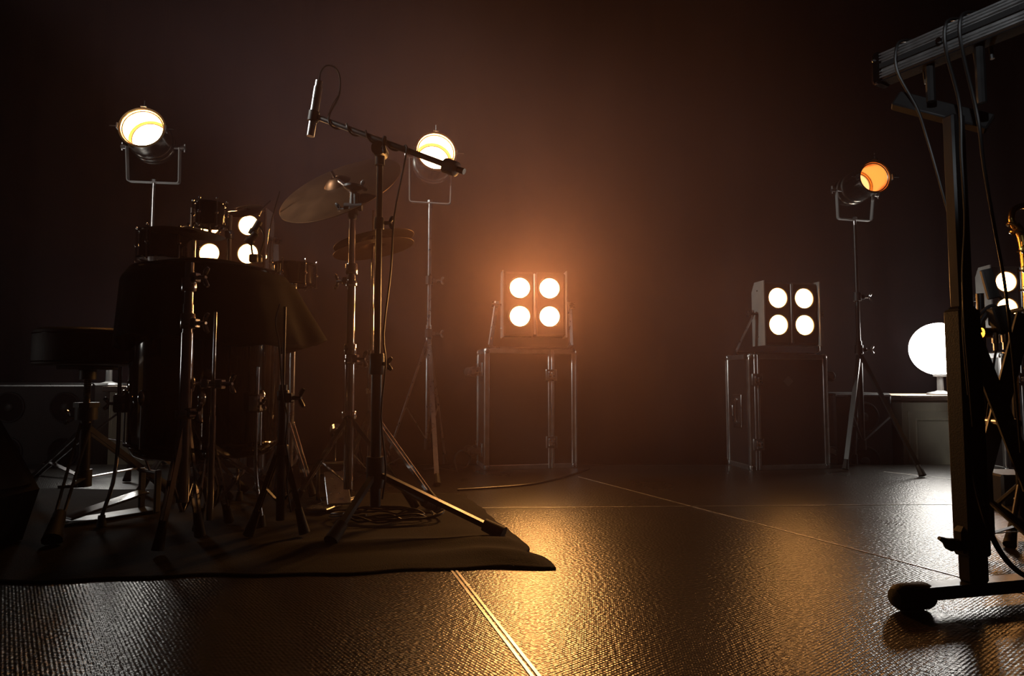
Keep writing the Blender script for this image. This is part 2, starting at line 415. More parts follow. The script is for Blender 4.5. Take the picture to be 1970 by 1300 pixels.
# ------------------------------------------------------------------ four-lamp blinders
def blinder(cpx, cpy, Yc, zb, deg, sx, sz, wdt, hgt, label, lamp='lamp', dep=.12, splay=.035):
    X, Y, Z = rot_axes(deg); c = P(cpx, cpy, Yc)
    t = thing('blinder_light', label, 'stage light', (c.x, c.y+.06, zb), 'four-lamp blinder lights')
    top = c.z+hgt*.5; bot = max(zb+.035, c.z-hgt*.5-.02)
    hc = V((c.x, c.y, (top+bot)/2)); H = top-bot
    b = MB()
    for s in (-1, 1):
        b.box(hc+X*(s*(wdt/4+.001))+Y*(dep/2+.006), (wdt/2-.004, dep, H-.01), (X,Y,Z), .012)
    part('housing', b, M['dark'], t)
    for s in (-1, 1):
        b = MB(); q = hc+X*(s*(wdt/2+.003))+Y*(dep/2-.004)
        vs = []
        for xx in (-.003, .003):
            for (yy, zz) in ((-dep/2-.006, -H/2), (dep/2, -H/2), (dep/2, H/2-.05), (dep/2-.03, H/2), (-dep/2-.006, H/2)):
                vs.append(q+X*xx+Y*yy+Z*zz)
        b.add(vs, [(0,1,2,3,4), (9,8,7,6,5), (0,5,6,1), (1,6,7,2), (2,7,8,3), (3,8,9,4), (4,9,5,0)])
        sp = part('side_plate', b, M['grey'], t, smooth=0)
        b = MB()
        for zz in (-.36, .36): b.ball(q+X*(s*.004)+Y*.0+Z*(zz*H), .005, 8)
        part('screw', b, M['steel'], sp)
    b = MB(); b.box(hc+Y*(.001), (.010, .008, H-.03), (X,Y,Z), .002); part('centre_strip', b, M['alu'], t)
    for ix in (-1, 1):
        for iz in (-1, 1):
            lc = c+X*(ix*sx/2)+Z*(iz*sz/2)
            b = MB(); r = .053
            b.lathe(lc+Y*.012, -Y, [(0, r+.010), (.010, r+.010), (.014, r+.006), (.012, r), (.006, r-.001)], 40, cap1=False)
            lr = part('lamp_ring', b, M['dark'], t)
            b = MB(); b.lathe(lc+Y*.006, -Y, [(0, r-.0005), (.004, r*.8), (.007, r*.45), (.008, .002)], 40, cap0=False)
            part('lamp_glass', b, M[lamp], lr, 'glowing warm white lamp')
    # yoke
    piv = .0
    yb = MB(); off_ = wdt/2+.030
    pl = hc-X*off_+Y*(dep*.5); pr = hc+X*off_+Y*(dep*.5)
    by = Y*(dep*.5+.03); 
    yb.strap([pl+Z*.02, pl-Z*.02-X*.006, V((pl.x,pl.y,zb+.020))-X*splay, V((pl.x,pl.y,zb+.004))-X*(splay-.012)+Y*.02, V((pr.x,pr.y,zb+.004))-X*.004+Y*.02, V((pr.x,pr.y,zb+.020))+X*.008, pr-Z*.02+X*.004, pr+Z*.02], Y*.8+X*.6, .036, .006)
    yk = part('yoke', yb, M['steel'], t)
    for (q, s) in ((pl, -1), (pr, 1)):
        b = MB(); b.tube(q-X*(-s*.004), q+X*(s*.026), .018, .015, 14); b.tube(q+X*(s*.02), q-X*(s*.03), .006, seg=8)
        for a in range(6):
            th = a*math.pi/3; b.tube(q+X*(s*.018)+Y*(.014*math.cos(th))+Z*(.014*math.sin(th)), q+X*(s*.03)+Y*(.015*math.cos(th))+Z*(.015*math.sin(th)), .005, seg=6)
        part('locking_knob', b, M['plastic'], yk)
    return t
Yb = 3.46
sp = Yb/F
blinder(1029, 581, Yb, h1+.002, 6, 58*sp, 55*sp, 122*sp, 122*sp, 'blinder with four lit lamps on the middle flight case')
blinder(1523, 599, Yb, h2+.002, 9, 55*sp, 52*sp, 114*sp, 118*sp, 'blinder with four lit lamps on the right flight case with the handle', 'lamp_side', splay=.10)
blinder(440, 460, Yb, h3+.002, 2, 74*sp, 56*sp, 142*sp, 122*sp, 'blinder seen in gaps above the covered drum at left', 'lamp_side')
# fourth, almost hidden behind the keyboard stand
h4 = .62
cx4 = P(1930, 905, 3.45); c4 = V((cx4.x-.02, 3.40, 0))
flight_case(c4, .46, .28, 0, h4, -4, 'dark flight case at the right edge of frame behind the keyboard stand', .2, 0, handle=False)
blinder(1966, 567, Yb, h4+.002, -4, 55*sp, 52*sp, 114*sp, 118*sp, 'blinder at the right edge, mostly hidden behind the keyboard stand', 'lamp_side')

# ------------------------------------------------------------------ par cans
def par_can(face, rear, R, Yf, Yr, yoke_px, Yy, label, lampmat, lampdepth=.5, long=False, bright=True):
    fc = P(*face, Yf); rc = P(*rear, Yr); a = (rc-fc); L_ = a.length; a.normalize()
    ypts = [P(x, y, Yy) for (x, y) in yoke_px]
    base = (ypts[1]+ypts[2])/2
    t = thing('par_can', label, 'spotlight', tuple(base), 'silver par can spotlights on stands')
    b = MB(); r2 = R*.98
    prof = [(0, R*1.04), (.006, R*1.04), (.008, r2), (L_*.52, r2), (L_*.53, r2*1.05), (L_*.56, r2*1.05), (L_*.57, r2), (L_*.66, r2), (L_*.67, r2*1.05), (L_*.70, r2*1.05), (L_*.71, r2), (L_*.80, r2*.97), (L_*.92, r2*.80), (L_, r2*.62), (L_*1.0, r2*.1)]
    b.lathe(fc, a, prof, 48, cap0=False)
    body = part('can_body', b, M['alu_p'], t)
    b = MB(); b.lathe(fc, a, [(0, R*1.04), (.001, R*.955), (L_*.25, R*.95), (L_*.5, R*.93), (L_*.62, R*.80)], 48, cap0=False, cap1=True)
    part('can_lining', b, M['amber'], t)
    b = MB(); b.lathe(fc+a*(L_*lampdepth), -a, [(0, R*.80), (.008, R*.7), (.014, R*.4), (.016, .002)], 40, cap0=False)
    part('lamp', b, lampmat, t, 'glowing lamp lens')
    b = MB(); b.ring(fc+a*(L_*lampdepth-.004), a, R*.83, R*.035, 40, 8)
    part('lamp_ring', b, M['steel'], t)
    b = MB(); b.ring(fc+a*.012, a, R*.90, .0035, 40, 6); part('gel_ring', b, M['steel'], t)
    u = a.cross(V((0,0,1))).normalized(); w_ = u.cross(a)
    b = MB()
    for (du, dw) in ((1,0),(-1,0),(0,1)):
        d = u*du+w_*dw; b = MB(); b.box(fc+d*(R*1.06)-a*.008+a*.012, (.030,.030,.006), (a, d.cross(a), d)); b.tube(fc+d*R, fc+d*(R+.045), .0025, seg=6)
        part('gel_clip', b, M['steel'], t)
    # yoke
    fw = V((0,1,0))
    pts = []
    p0, p1, p2, p3 = ypts
    def rnd(a0, b0, c0, r=.012):
        d1 = (a0-b0).normalized(); d2 = (c0-b0).normalized(); return [b0+d1*r, b0+d1*(r*.3)+d2*(r*.3), b0+d2*r]
    pts = [p0]+rnd(p0, p1, p2)+rnd(p1, p2, p3)+[p3]
    b = MB(); b.strap(pts, fw, .025, .005); yk = part('yoke', b, M['yoke'], t)
    for (p, s, q) in ((p0, -1, p3), (p3, 1, p0)):
        d = (q-p).normalized(); b = MB(); b.tube(p-d*.030, p+d*.03, .006, seg=10); b.tube(p-d*.028, p-d*.006, .014, .012, 12)
        b.tube(p-d*.026-V((0,0,.022)), p-d*.026+V((0,0,.022)), .004, seg=8)
        part('pivot_knob', b, M['steel'], yk)
    b = MB(); m0 = (p1+p2)/2; b.tube(m0+V((0,0,.012)), m0-V((0,0,.075)), .009, seg=12); b.tube(m0+V((0,0,.004)), m0+V((0,0,.016)), .014, seg=6)
    part('spigot', b, M['steel'], t)
    return t, m0
M['yoke'] = mat('satin_silver_yoke', (.5,.5,.5), .4, .4)
M['alu_p'] = mat('polished_aluminium', (.72,.70,.66), .2, 1, noise=(14,.1), bump=(60,.25))
def light_stand(top, hub_z, feet, label, leg_r=.010, mt='steel', z0=0.0, foot_mat='rubber', brace_z=None, name='light_stand', cat='light stand', sect=None, group=None):
    """top = top of pole (world), feet = list of (x,y)"""
    t = thing(name, label, cat, (top.x, top.y, z0), group)
    X0, Y0 = top.x, top.y
    low = z0+.10
    b = MB(); b.tube((X0,Y0,low), (X0,Y0,hub_z+.05), .0155, seg=14); b.tube((X0,Y0,hub_z), (X0,Y0,top.z), .011, seg=12); part('pole', b, M[mt], t)
    mid = hub_z+(top.z-hub_z)*.42
    for zz in (hub_z, mid):
        b = MB(); b.tube((X0,Y0,zz-.022), (X0,Y0,zz+.026), .022, seg=16); b.box((X0+.026,Y0,zz), (.03,.02,.024), bev=.003)
        cl = part('collar', b, M['plastic'], t)
        b = MB(); b.tube((X0+.03,Y0,zz), (X0+.055,Y0,zz), .006, seg=8); b.wing(V((X0+.06,Y0,zz)), V((1,0,0)), .018); part('knob', b, M['steel'], cl)
    for (fx, fy) in feet:
        f = V((fx, fy, z0+.012)); h = V((X0, Y0, hub_z-.01)); d = (f-h).normalized(); side = d.cross(V((0,0,1))).normalized()
        b = MB(); b.strap([h+d*.02, f], side, .022, .010); 
        lg = part('leg', b, M[mt], t)
        b = MB(); b.path([f-d*.05, f-d*.02, V((fx,fy,z0+.008))], .013, 10, rr=lambda k: .012+.006*k); 
        b.v = [V((q.x, q.y, max(q.z, z0+.001))) for q in b.v]
        part('rubber_foot', b, M['rubber'], lg)
        mid_l = h.lerp(f, .55); b = MB(); b.strap([V((X0,Y0,low+.03)), mid_l], side, .014, .004); part('brace', b, M[mt], t)
    b = MB(); b.tube((X0,Y0,low-.01), (X0,Y0,low+.05), .021, seg=14); part('lower_collar', b, M['plastic'], t)
    return t
t1, m1 = par_can((273,245), (306,292), .112, 3.35, 3.60, [(244,282),(246,349),(345,353),(346,285)], 3.5, 'bright par can above the drum stool, leftmost spotlight', M['parlamp'])
light_stand(m1-V((0,0,.03)), .42, [(m1.x-.42, m1.y-.2), (m1.x+.16, m1.y-.42), (m1.x, m1.y+.22)], 'tall tripod light stand behind the drum stool, under leftmost spotlight', group='tripod light stands')
t2, m2 = par_can((839,291), (828,330), .112, 3.55, 3.82, [(788,303),(788,388),(866,393),(869,306)], 3.68, 'lit par can crossed by the dark microphone boom', M['parlamp'])
f1 = G(841, 935)
light_stand(V((m2.x,3.30,m2.z-.03)) if False else m2-V((0,0,.03)), P(822,640,3.6).z, [(f1.x, f1.y), (m2.x-.22, m2.y-.1), (m2.x+.10, m2.y+.03)], 'thin tripod light stand left of the middle flight case', group='tripod light stands')
t3, m3 = par_can((1684,340), (1617,376), .090, 3.55, 3.90, [(1609,366),(1612,421),(1676,425),(1680,374)], 3.66, 'amber-glowing par can turned to the right, above the globe lamp', M['parlamp_low'])
f2 = G(1775, 918); f3 = G(1757,903)
light_stand(m3-V((0,0,.03)), P(1660,672,3.6).z, [(f2.x, f2.y), (m3.x-.03, m3.y+.03), (m3.x-.2, m3.y-.2)], 'dark tripod light stand between right flight case and globe lamp table', mt='black', group='tripod light stands')

# ------------------------------------------------------------------ cabinets with globe lamps
def cabinet(x0, x1, y0, dep, ztop, label, ndoor):
    zb = -.24 if y0 > EDGE else 0; c = V(((x0+x1)/2, y0+dep/2, 0)); W = x1-x0
    t = thing('side_cabinet', label, 'cabinet', (c.x, c.y, zb))
    b = MB(); b.box((c.x, c.y+.01, (zb+ztop-.03)/2), (W-.05, dep-.05, ztop-.03-zb), bev=.004); part('body', b, M['table'], t)
    b = MB(); b.box((c.x, c.y, ztop-.017), (W, dep, .026), bev=.004); tp = part('top', b, M['wood'], t)
    b = MB(); b.box((c.x, c.y, ztop-.002), (W-.004, dep-.004, .004)); part('top_surface', b, M['ttop'], tp, 'pale lit top surface')
    n = ndoor; dw = (W-.09)/n
    for i in range(n):
        dx = x0+.045+dw*(i+.5); zc = (zb+.04+ztop-.09)/2; hh = ztop-.09-zb-.04; fy = y0+.036
        b = MB(); b.box((dx, fy-.010, zc), (dw-.014, .018, hh), bev=.003)
        d = part('door', b, M['table'], t)
        b = MB(); rw = .012
        for (cx_, cz_, w_, h_) in ((dx, zc+hh/2-.05, dw-.09, rw), (dx, zc-hh/2+.05, dw-.09, rw), (dx-dw/2+.05, zc, rw, hh-.10), (dx+dw/2-.05, zc, rw, hh-.10)):
            b.box((cx_, fy-.022, cz_), (w_, .010, h_), bev=.003)
        part('moulding', b, M['table'], d)
        b = MB(); b.ball((dx+dw*.38, fy-.032, zc+.02), .011, 12); b.tube((dx+dw*.38, fy-.02, zc+.02), (dx+dw*.38, fy-.03, zc+.02), .005, seg=8); part('handle', b, M['brass'], d)
    return t
def globe_lamp(c, r, ztop, label, m='globe'):
    t = thing('globe_lamp', label, 'lamp', (c.x, c.y, ztop), 'glowing globe table lamps')
    b = MB(); b.ball(c, r, 40); part('globe', b, M[m], t, 'white glowing glass globe')
    b = MB(); b.lathe((c.x,c.y,ztop+.0005), (0,0,1), [(0,.075),(.008,.075),(.014,.068),(.022,.03),(.028,.018),(c.z-r-ztop-.012,.016),(c.z-r-ztop-.010,.035),(c.z-r-ztop+.012,.038)], 28); part('base', b, M['cast'], t)
zt = P(1743,761,3.80).z
xa = P(1733,761,3.80).x
cabinet(xa, xa+1.0, 3.80, .62, zt, 'grey-beige cabinet with pale top under the bright globe lamp', 2)
gc = P(1806, 671, 3.98); globe_lamp(gc, 50*3.98/F, zt, 'large round white globe lamp on the right cabinet')
ztl = P(240,743,3.80).z
xr = P(300,743,3.80).x; xl = P(196,743,3.80).x
cabinet(xl, xl+.62, 3.80, .5, ztl, 'cabinet seen in the gap between drum stool and drum shell', 1)
gc = P(212, 668, 4.0); globe_lamp(gc, .098, ztl, 'globe lamp hidden behind the seat of the drum stool')

cabinet(-4.1, -3.4, 1.7, .5, .40, 'cabinet with a globe lamp standing off to the left of the drum kit', 1)
globe_lamp(V((-3.7, 1.95, .66)), .15, .40, 'globe lamp off to the left of the drum kit', 'globe_dim')
# dark speaker cabinets behind the stage edge
def speaker(x0, x1, y0, dep, ztop, label):
    zb = -.24; c = V(((x0+x1)/2, y0+dep/2, (zb+ztop)/2)); t = thing('speaker_cabinet', label, 'speaker', (c.x, c.y, zb), 'black speaker cabinets at the back')
    b = MB(); b.box(c, (x1-x0, dep, ztop-zb), bev=.012); part('body', b, M['vinyl'], t)
    b = MB()
    b.box((c.x, y0-.002, ztop-.014), (x1-x0-.02, .012, .012), bev=.002); part('top_trim', b, M['steel'], t)
    n = max(1, round((x1-x0)/.32))
    for i in range(n):
        for k in (0, 1):
            cc = V((x0+(x1-x0)*(i+.5)/n, y0, ztop-.14-.26*k)); b = MB(); b.ring(cc-V((0,.003,0)), (0,1,0), .085, .006, 36, 8); rg = part('speaker_ring', b, M['plastic'], t)
            b = MB(); b.lathe(cc-V((0,.002,0)), (0,1,0), [(0,.080),(.001,.08)], 32); part('cone', b, M['cloth'], rg)
            b = MB(); b.ball(cc-V((0,.004,0)), .028, 16, (1,.4,1)); part('dust_cap', b, M['plastic'], rg)
    return t
speaker(P(-140,738,3.8).x, P(181,738,3.8).x, 3.80, .35, P(150,737,3.8).z, 'low black speaker cabinet left of the drum stool at the stage edge')
speaker(P(1604,757,3.84).x, P(1716,757,3.84).x, 3.84, .35, P(1660,756,3.84).z, 'low black speaker cabinet between right flight case and globe lamp cabinet')

# ------------------------------------------------------------------ drum kit
RZ = .008  # on the rug
# drum stool
def stool():
    c = P(170, 700, 2.36); c = V((c.x, 2.36, 0)); zt_, zb_ = P(170,626,2.36-.17).z, P(170,703,2.36).z
    t = thing('drum_stool', 'black round drum stool with threaded chrome rod, left of the drum', 'stool', (c.x, c.y, RZ))
    R = 90*2.36/F
    b = MB(); b.lathe((c.x,c.y,zb_), (0,0,1), [(0,R*.93),(.004,R*.985),(.02,R),(zt_-zb_-.03,R),(zt_-zb_-.01,R*.97),(zt_-zb_-.002,R*.9),(zt_-zb_,R*.6)], 56); st = part('seat', b, M['vinyl'], t)
    b = MB(); b.ring((c.x,c.y,zb_+.012), (0,0,1), R, .0025, 56, 6); b.ring((c.x,c.y,zt_-.022), (0,0,1), R, .0025, 56, 6); part('piping', b, M['gloss'], st)
    b = MB(); b.box((c.x,c.y,zb_-.008), (.14,.14,.014), bev=.003); b.tube((c.x,c.y,zb_-.05),(c.x,c.y,zb_-.012), .027, seg=18); part('seat_mount', b, M['plastic'], t)
    rx = P(191,740,2.36).x
    z_hub = P(190,775,2.36).z
    b = MB(); pr = []; z = z_hub-.12; k = 0
    while z < zb_-.045:
        pr.append((z, .0125 if k % 2 else .0105)); z += .0035; k += 1
    b.lathe((c.x,c.y,0), (0,0,1), pr, 16); part('threaded_rod', b, M['chrome'], t)
    b = MB(); b.tube((c.x,c.y,z_hub-.06),(c.x,c.y,z_hub), .036, seg=20); b.tube((c.x,c.y,z_hub-.015),(c.x,c.y,z_hub+.002), .042, seg=8); part('height_collar', b, M['plastic'], t)
    b = MB(); b.tube((c.x,c.y,RZ+.09),(c.x,c.y,z_hub-.05), .0185, seg=16); part('centre_tube', b, M['black'], t)
    b = MB(); b.wing(V((c.x-.045,c.y-.01,z_hub-.05)), V((-1,-.2,0)), .022); b.tube((c.x,c.y,z_hub-.05),(c.x-.045,c.y-.01,z_hub-.05), .006, seg=8); part('wing_bolt', b, M['chrome'], t)
    foot = [G(100,1052), G(330,955), G(60,930)]
    for i, f in enumerate(foot):
        f.z = RZ+.014; h = V((c.x,c.y,z_hub-.075-.012*i)); d = (f-h).normalized(); side = d.cross(V((0,0,1))).normalized()
        lowp = V((c.x,c.y,RZ+.12)); m_ = h.lerp(f, .60)
        b = MB()
        for q in (-1, 1): b.strap([h+side*(q*.016), f+side*(q*.010)-d*.02], side, .005, .018)
        lg = part('leg', b, M['black'], t)
        b = MB(); b.path([f-d*.11, f-d*.04, f+d*.006], .02, 12, 3, rr=lambda k: .017+.010*k); b.v = [V((q.x,q.y,max(q.z,RZ-.002))) for q in b.v]; part('rubber_foot', b, M['rubber'], lg)
        b = MB(); b.strap([lowp, m_], side, .020, .004); part('brace', b, M['steel'], t)
        b = MB(); b.tube(m_-side*.026, m_+side*.026, .005, seg=8); part('rivet', b, M['chrome'], lg)
    b = MB(); b.tube((c.x,c.y,RZ+.09),(c.x,c.y,RZ+.15), .026, seg=16); part('lower_collar', b, M['plastic'], t)
stool()

# big drum (shell, hoop, lugs, legs)
DC = V(((400-985)/F*2.28, 2.28, 0)); DR = 131*2.28/F
def drum():
    z0, z1 = P(400,890,2.28-DR).z+.0, P(400,500,2.28-DR).z
    t = thing('floor_drum', 'large black lacquered floor drum with white glints on its shell', 'drum', (DC.x, DC.y, RZ))
    b = MB(); b.lathe((DC.x,DC.y,z0), (0,0,1), [(0,DR*.86),(.010,DR*.93),(.03,DR*.975),(.05,DR),(z1-z0,DR)], 72); part('shell', b, M['gloss'], t)
    b = MB(); b.ring((DC.x,DC.y,z0+.045), (0,0,1), DR+.005, .005, 64, 8); part('hoop', b, M['gloss'], t)
    b = MB(); b.ring((DC.x,DC.y,z1-.01), (0,0,1), DR+.006, .009, 64, 8); part('hoop', b, M['gloss'], t)
    for k in range(8):
        th = math.radians(-90+22+45*k); d = V((math.cos(th), math.sin(th), 0)); q = V((DC.x,DC.y,0))+d*(DR+.009)
        for zz in (z0+.20, z1-.20):
            b = MB(); b.ball(q+V((0,0,zz)), .014, 12, (1,1,1.8)); lg = part('lug', b, M['chrome'], t)
            s = -1 if zz < (z0+z1)/2 else 1
            b = MB(); b.tube(q+V((0,0,zz)), q+V((0,0,(z0+.04) if s < 0 else (z1-.01))), .0032, seg=8); part('tension_rod', b, M['steel'], lg)
    b = MB(); d = V((-.75,-.66,0)); q = V((DC.x,DC.y,(z0+z1)/2-.08))+d*(DR+.002)
    b.ring(q, d, .014, .003, 20, 8); b.tube(q-d*.004, q+d*.004, .006, seg=12); part('air_vent', b, M['chrome'], t)
    for th in (-150, -30, 90):
        a = math.radians(th); d = V((math.cos(a), math.sin(a), 0)); q = V((DC.x,DC.y,0))+d*(DR+.024)
        b = MB(); b.path([q+V((0,0,z0+.30)), q+V((0,0,z0-.02)), q+d*.035+V((0,0,RZ+.03)), q+d*.035+V((0,0,RZ+.012))], .006, 10, 4); lg = part('leg', b, M['chrome'], t)
        b = MB(); b.tube(q+d*.035+V((0,0,RZ)), q+d*.035+V((0,0,RZ+.035)), .015, .010, 12); part('rubber_foot', b, M['rubber'], lg)
        b = MB(); b.box(q-d*.008+V((0,0,z0+.18)), (.04,.04,.06), bev=.006); b.wing(q+d*.02+V((0,0,z0+.18)), d, .016); part('leg_bracket', b, M['chrome'], t)
    # cloth draped on top
    zc0 = P(430,655,2.0).z; zt = z1+.012
    n = 180; vs = []; fs = []; K = 26
    for k in range(K+1):
        for i in range(n):
            a = 2*math.pi*i/n
            fold = math.sin(a*9+.6)*.55+math.sin(a*17+1.3)*.3+math.sin(a*5)*.4
            if k < 9:
                r = (DR+.012)*(k/8.0)*(1.0 if k < 8 else 1.0); z = zt+.004*math.sin(a*4)*k/8-.022*(max(0,k-6)/2)**2
                if k == 8: z -= 0.0
                z += .012*math.cos(math.pi*min(1,k/8)*.5)
            else:
                s = (k-8)/(K-8)
                r = (DR+.012)+.022+s*(.060+.062*math.cos(a))+s*fold*.018
                if k == 9: r = DR+.030
                z = zt-.03-(zt-.03-zc0)*s+ (.018*math.sin(a*3+.5)+.010*fold)*s
            vs.append((DC.x+.04*min(1,k/9.)*0+r*math.cos(a), DC.y+r*math.sin(a), z))
    for k in range(K):
        for i in range(n):
            j = (i+1) % n; fs.append((k*n+i, k*n+j, (k+1)*n+j, (k+1)*n+i))
    m_ = MB(); m_.add(vs, fs)
    o = single('drum_cover', 'black cloth cover draped over the top of the large drum', 'cloth', m_, M['cloth'])
    md = o.modifiers.new('thick', 'SOLIDIFY'); md.thickness = .003
    return z1
DZ = drum()

def cyl_legs(t, c, hub, feet, m='chrome', r=.0, w=.02, low=.10, dbl=True, z0=RZ, fr=.014):
    for (fx, fy) in feet:
        f = V((fx, fy, z0+.012)); h = V((c.x,c.y,hub)); d = (f-h).normalized(); side = d.cross(V((0,0,1))).normalized()
        b = MB()
        if dbl:
            for q in (-1, 1): b.strap([h+side*(q*w*.5), f+side*(q*w*.35)-d*.02], side, .0035, .014)
        else: b.tube(h, f, .008, seg=10)
        lg = part('leg', b, M[m], t)
        b = MB(); b.path([f-d*.075, f-d*.03, f+d*.004], .014, 12, 3, rr=lambda k: fr*.8+fr*.4*k); b.v = [V((q.x,q.y,max(q.z,z0-.002))) for q in b.v]; part('rubber_foot', b, M['rubber'], lg)
        mid = h.lerp(f, .5); b = MB(); b.strap([V((c.x,c.y,z0+low)), mid], side, .014, .003); part('brace', b, M[m], t)

# heavy chrome stand (right of drum)
def hw_stand(px_b, Y, zs, rads, hub_py, feet, label, name='cymbal_stand', cat='cymbal stand', m='chrome', collars=(), wings=(), tilt=None, group=None):
    c = P(px_b, 730, Y); c = V((c.x, Y, 0)); t = thing(name, label, cat, (c.x, c.y, RZ), group)
    for (ya, yb_, r) in zs:
        b = MB(); za, zb_ = P(px_b, ya, Y).z, P(px_b, yb_, Y).z
        b.tube((c.x,c.y,max(zb_,RZ+.03)), (c.x,c.y,za), r, seg=18); part('tube', b, M[m], t)
    for (yy, hh, r) in collars:
        z = P(px_b, yy, Y).z; b = MB(); b.lathe((c.x,c.y,z-hh/2), (0,0,1), [(0,r*.92),(.003,r),(hh-.003,r),(hh,r*.92)], 22); part('collar', b, M[m], t)
    for (yy, dx, dy) in wings:
        z = P(px_b, yy, Y).z; d = V((dx, dy, 0)).normalized(); b = MB(); b.tube((c.x,c.y,z), V((c.x,c.y,z))+d*.045, .006, seg=8); b.wing(V((c.x,c.y,z))+d*.047, d, .024); b.box(V((c.x,c.y,z))+d*.022, (.022,.024,.028), (d, V((-d.y,d.x,0)), V((0,0,1))), .003)
        part('wing_bolt', b, M[m], t)
    cyl_legs(t, c, P(px_b, hub_py, Y).z, feet, m)
    return t, c
fe = lambda *a: [(G(x, y).x, G(x, y).y) for (x, y) in a]
# A : x=675
tA, cA = hw_stand(673, 2.35, [(398,545,.0115),(530,690,.0145),(660,940,.017)], None, 800, fe((560,985),(800,985),(700,905)),
    'tall chrome cymbal stand with silver collars, right of the covered drum', collars=[(518,.040,.022),(545,.022,.020),(672,.040,.022),(695,.022,.020),(798,.028,.026)],
    wings=[(540,-1,.3),(690,1,-.3)], group='chrome drum hardware stands')
# tilter head of A
b = MB(); zz = P(673,398,2.35).z
b.box((cA.x,cA.y,zz-.02), (.030,.030,.055), bev=.006); b.tube((cA.x-.03,cA.y,zz),(cA.x+.035,cA.y,zz), .015, seg=16); b.tube((cA.x+.012,cA.y,zz-.03),(cA.x+.012,cA.y,zz+.05), .012, seg=14)
b.lathe((cA.x,cA.y,zz+.010), (0,0,1), [(0,.012),(.05,.010),(.055,.024),(.062,.034),(.070,.034),(.074,.018)], 24); b.wing(V((cA.x-.04,cA.y,zz-.01)), V((-1,0,0)), .02); b.wing(V((cA.x+.025,cA.y,zz+.075)), V((1,0,.3)), .016)
part('tilter', b, M['cast'], tA)
# B : x=712
tB, cB = hw_stand(714, 2.62, [(405,640,.0055),(590,700,.0085),(680,930,.0115)], None, 790, fe((640,962),(845,985),(760,905)),
    'slimmer hi-hat stand with thin upper rod just right of the chrome stand', 'hi_hat_stand', 'hi-hat stand', collars=[(678,.02,.019),(700,.03,.017),(752,.025,.020)], wings=[(700,-1,.2)], group='chrome drum hardware stands')
b = MB(); zz = .03
b.box((cB.x-.10,cB.y-.18,.022), (.085,.24,.008), rot_axes(-12), .003); b.box((cB.x-.08,cB.y-.07,.018), (.07,.04,.02), rot_axes(-12), .003); part('foot_pedal', b, M['steel'], tB)
# C : x=360
tC, cC = hw_stand(358, 1.86, [(505,600,.0125),(585,700,.0150),(640,965,.0175)], None, 800, fe((303,1070),(384,1040),(440,965)),
    'chrome stand with thick tube standing in front of the drum shell', collars=[(548,.040,.0215),(618,.045,.0215),(797,.026,.026)], wings=[(535,1,-.35),(622,1,-.25),(793,1,-.5)], m='chrome', group='chrome drum hardware stands')
tD, cD = hw_stand(411, 1.89, [(600,742,.0045),(735,900,.0075),(800,1000,.0095)], None, 860, fe((380,1028),(515,940),(440,1010)),
    'thin chrome stand with wing nut in front of the drum', collars=[(738,.016,.017)], wings=[(738,1,-.2),(738,-1,-.1)], name='percussion_stand', cat='stand', group='chrome drum hardware stands')
tE, cE = hw_stand(545, 1.97, [(590,760,.0045),(740,1000,.013)], None, 850, fe((478,1040),(585,1035),(530,960)),
    'dark thin stand with a cable down it, right of the drum shell', collars=[(760,.03,.018),(865,.03,.02)], wings=[(765,1,-.2)], m='black', name='percussion_stand', cat='stand', group='chrome drum hardware stands')
b = MB(); b.path([P(x,y,1.94) for (x,y) in ((538,585),(530,620),(537,660),(541,720),(545,770),(553,800),(550,850),(556,890),(552,930),(560,985))], .0028, 6, 6)
single('cable', 'thin cable hanging down the dark stand right of the drum shell', 'cable', b, M['cable'])

# cymbals
def cymbal(c, n, R, label, bell=.18, name='cymbal'):
    n = V(n).normalized(); b = MB()
    b.lathe(c, n, [(-R*.12, R),(-R*.118, R*.99),(-R*.07, R*.7),(-R*.03, R*.35),(-R*.02, R*bell*1.2),(R*.03, R*bell*.9),(R*.075, R*bell*.45),(R*.08, .008)], 72, cap0=False, cap1=False)
    o = single(name, label, 'cymbal', b, M['bronze'], loc=c, group='bronze cymbals of the drum kit')
    md = o.modifiers.new('thick', 'SOLIDIFY'); md.thickness = .0014
    return o
cc = P(648,350,2.5)
cymbal(cc, (-.26,-.62,.70), 132*2.5/F*.96, 'large tilted cymbal under the overhead microphone')
cymbal(V((cB.x, cB.y, P(714,470,2.62).z)), (-.22,.0,1), .165, 'hi-hat bottom cymbal on the slim stand', .2)
cymbal(V((cB.x, cB.y, P(714,455,2.62).z)), (-.24,.0,1), .165, 'hi-hat top cymbal just above its twin', .2)
cymbal(P(362,441,2.3), (.06,-.02,1), .125, 'small cymbal with bright edge left of the left blinder', .22)
cymbal(P(472,402,2.75), (-.33,-.02,1), .070, 'small splash cymbal above the left blinder', .25)
# big cymbal's arm
b = MB(); zz = V((cA.x, cA.y, P(673,372,2.35).z))
b.path([zz, zz.lerp(cc, .5)+V((0,0,.01)), cc+V((0,0,.01))], .008, 10, 4); b.tube(cc-V((-.0052,-.0124,.014)), cc+V((-.26,-.62,.70))*.05, .006, seg=8); part('arm', b, M['chrome'], tA)

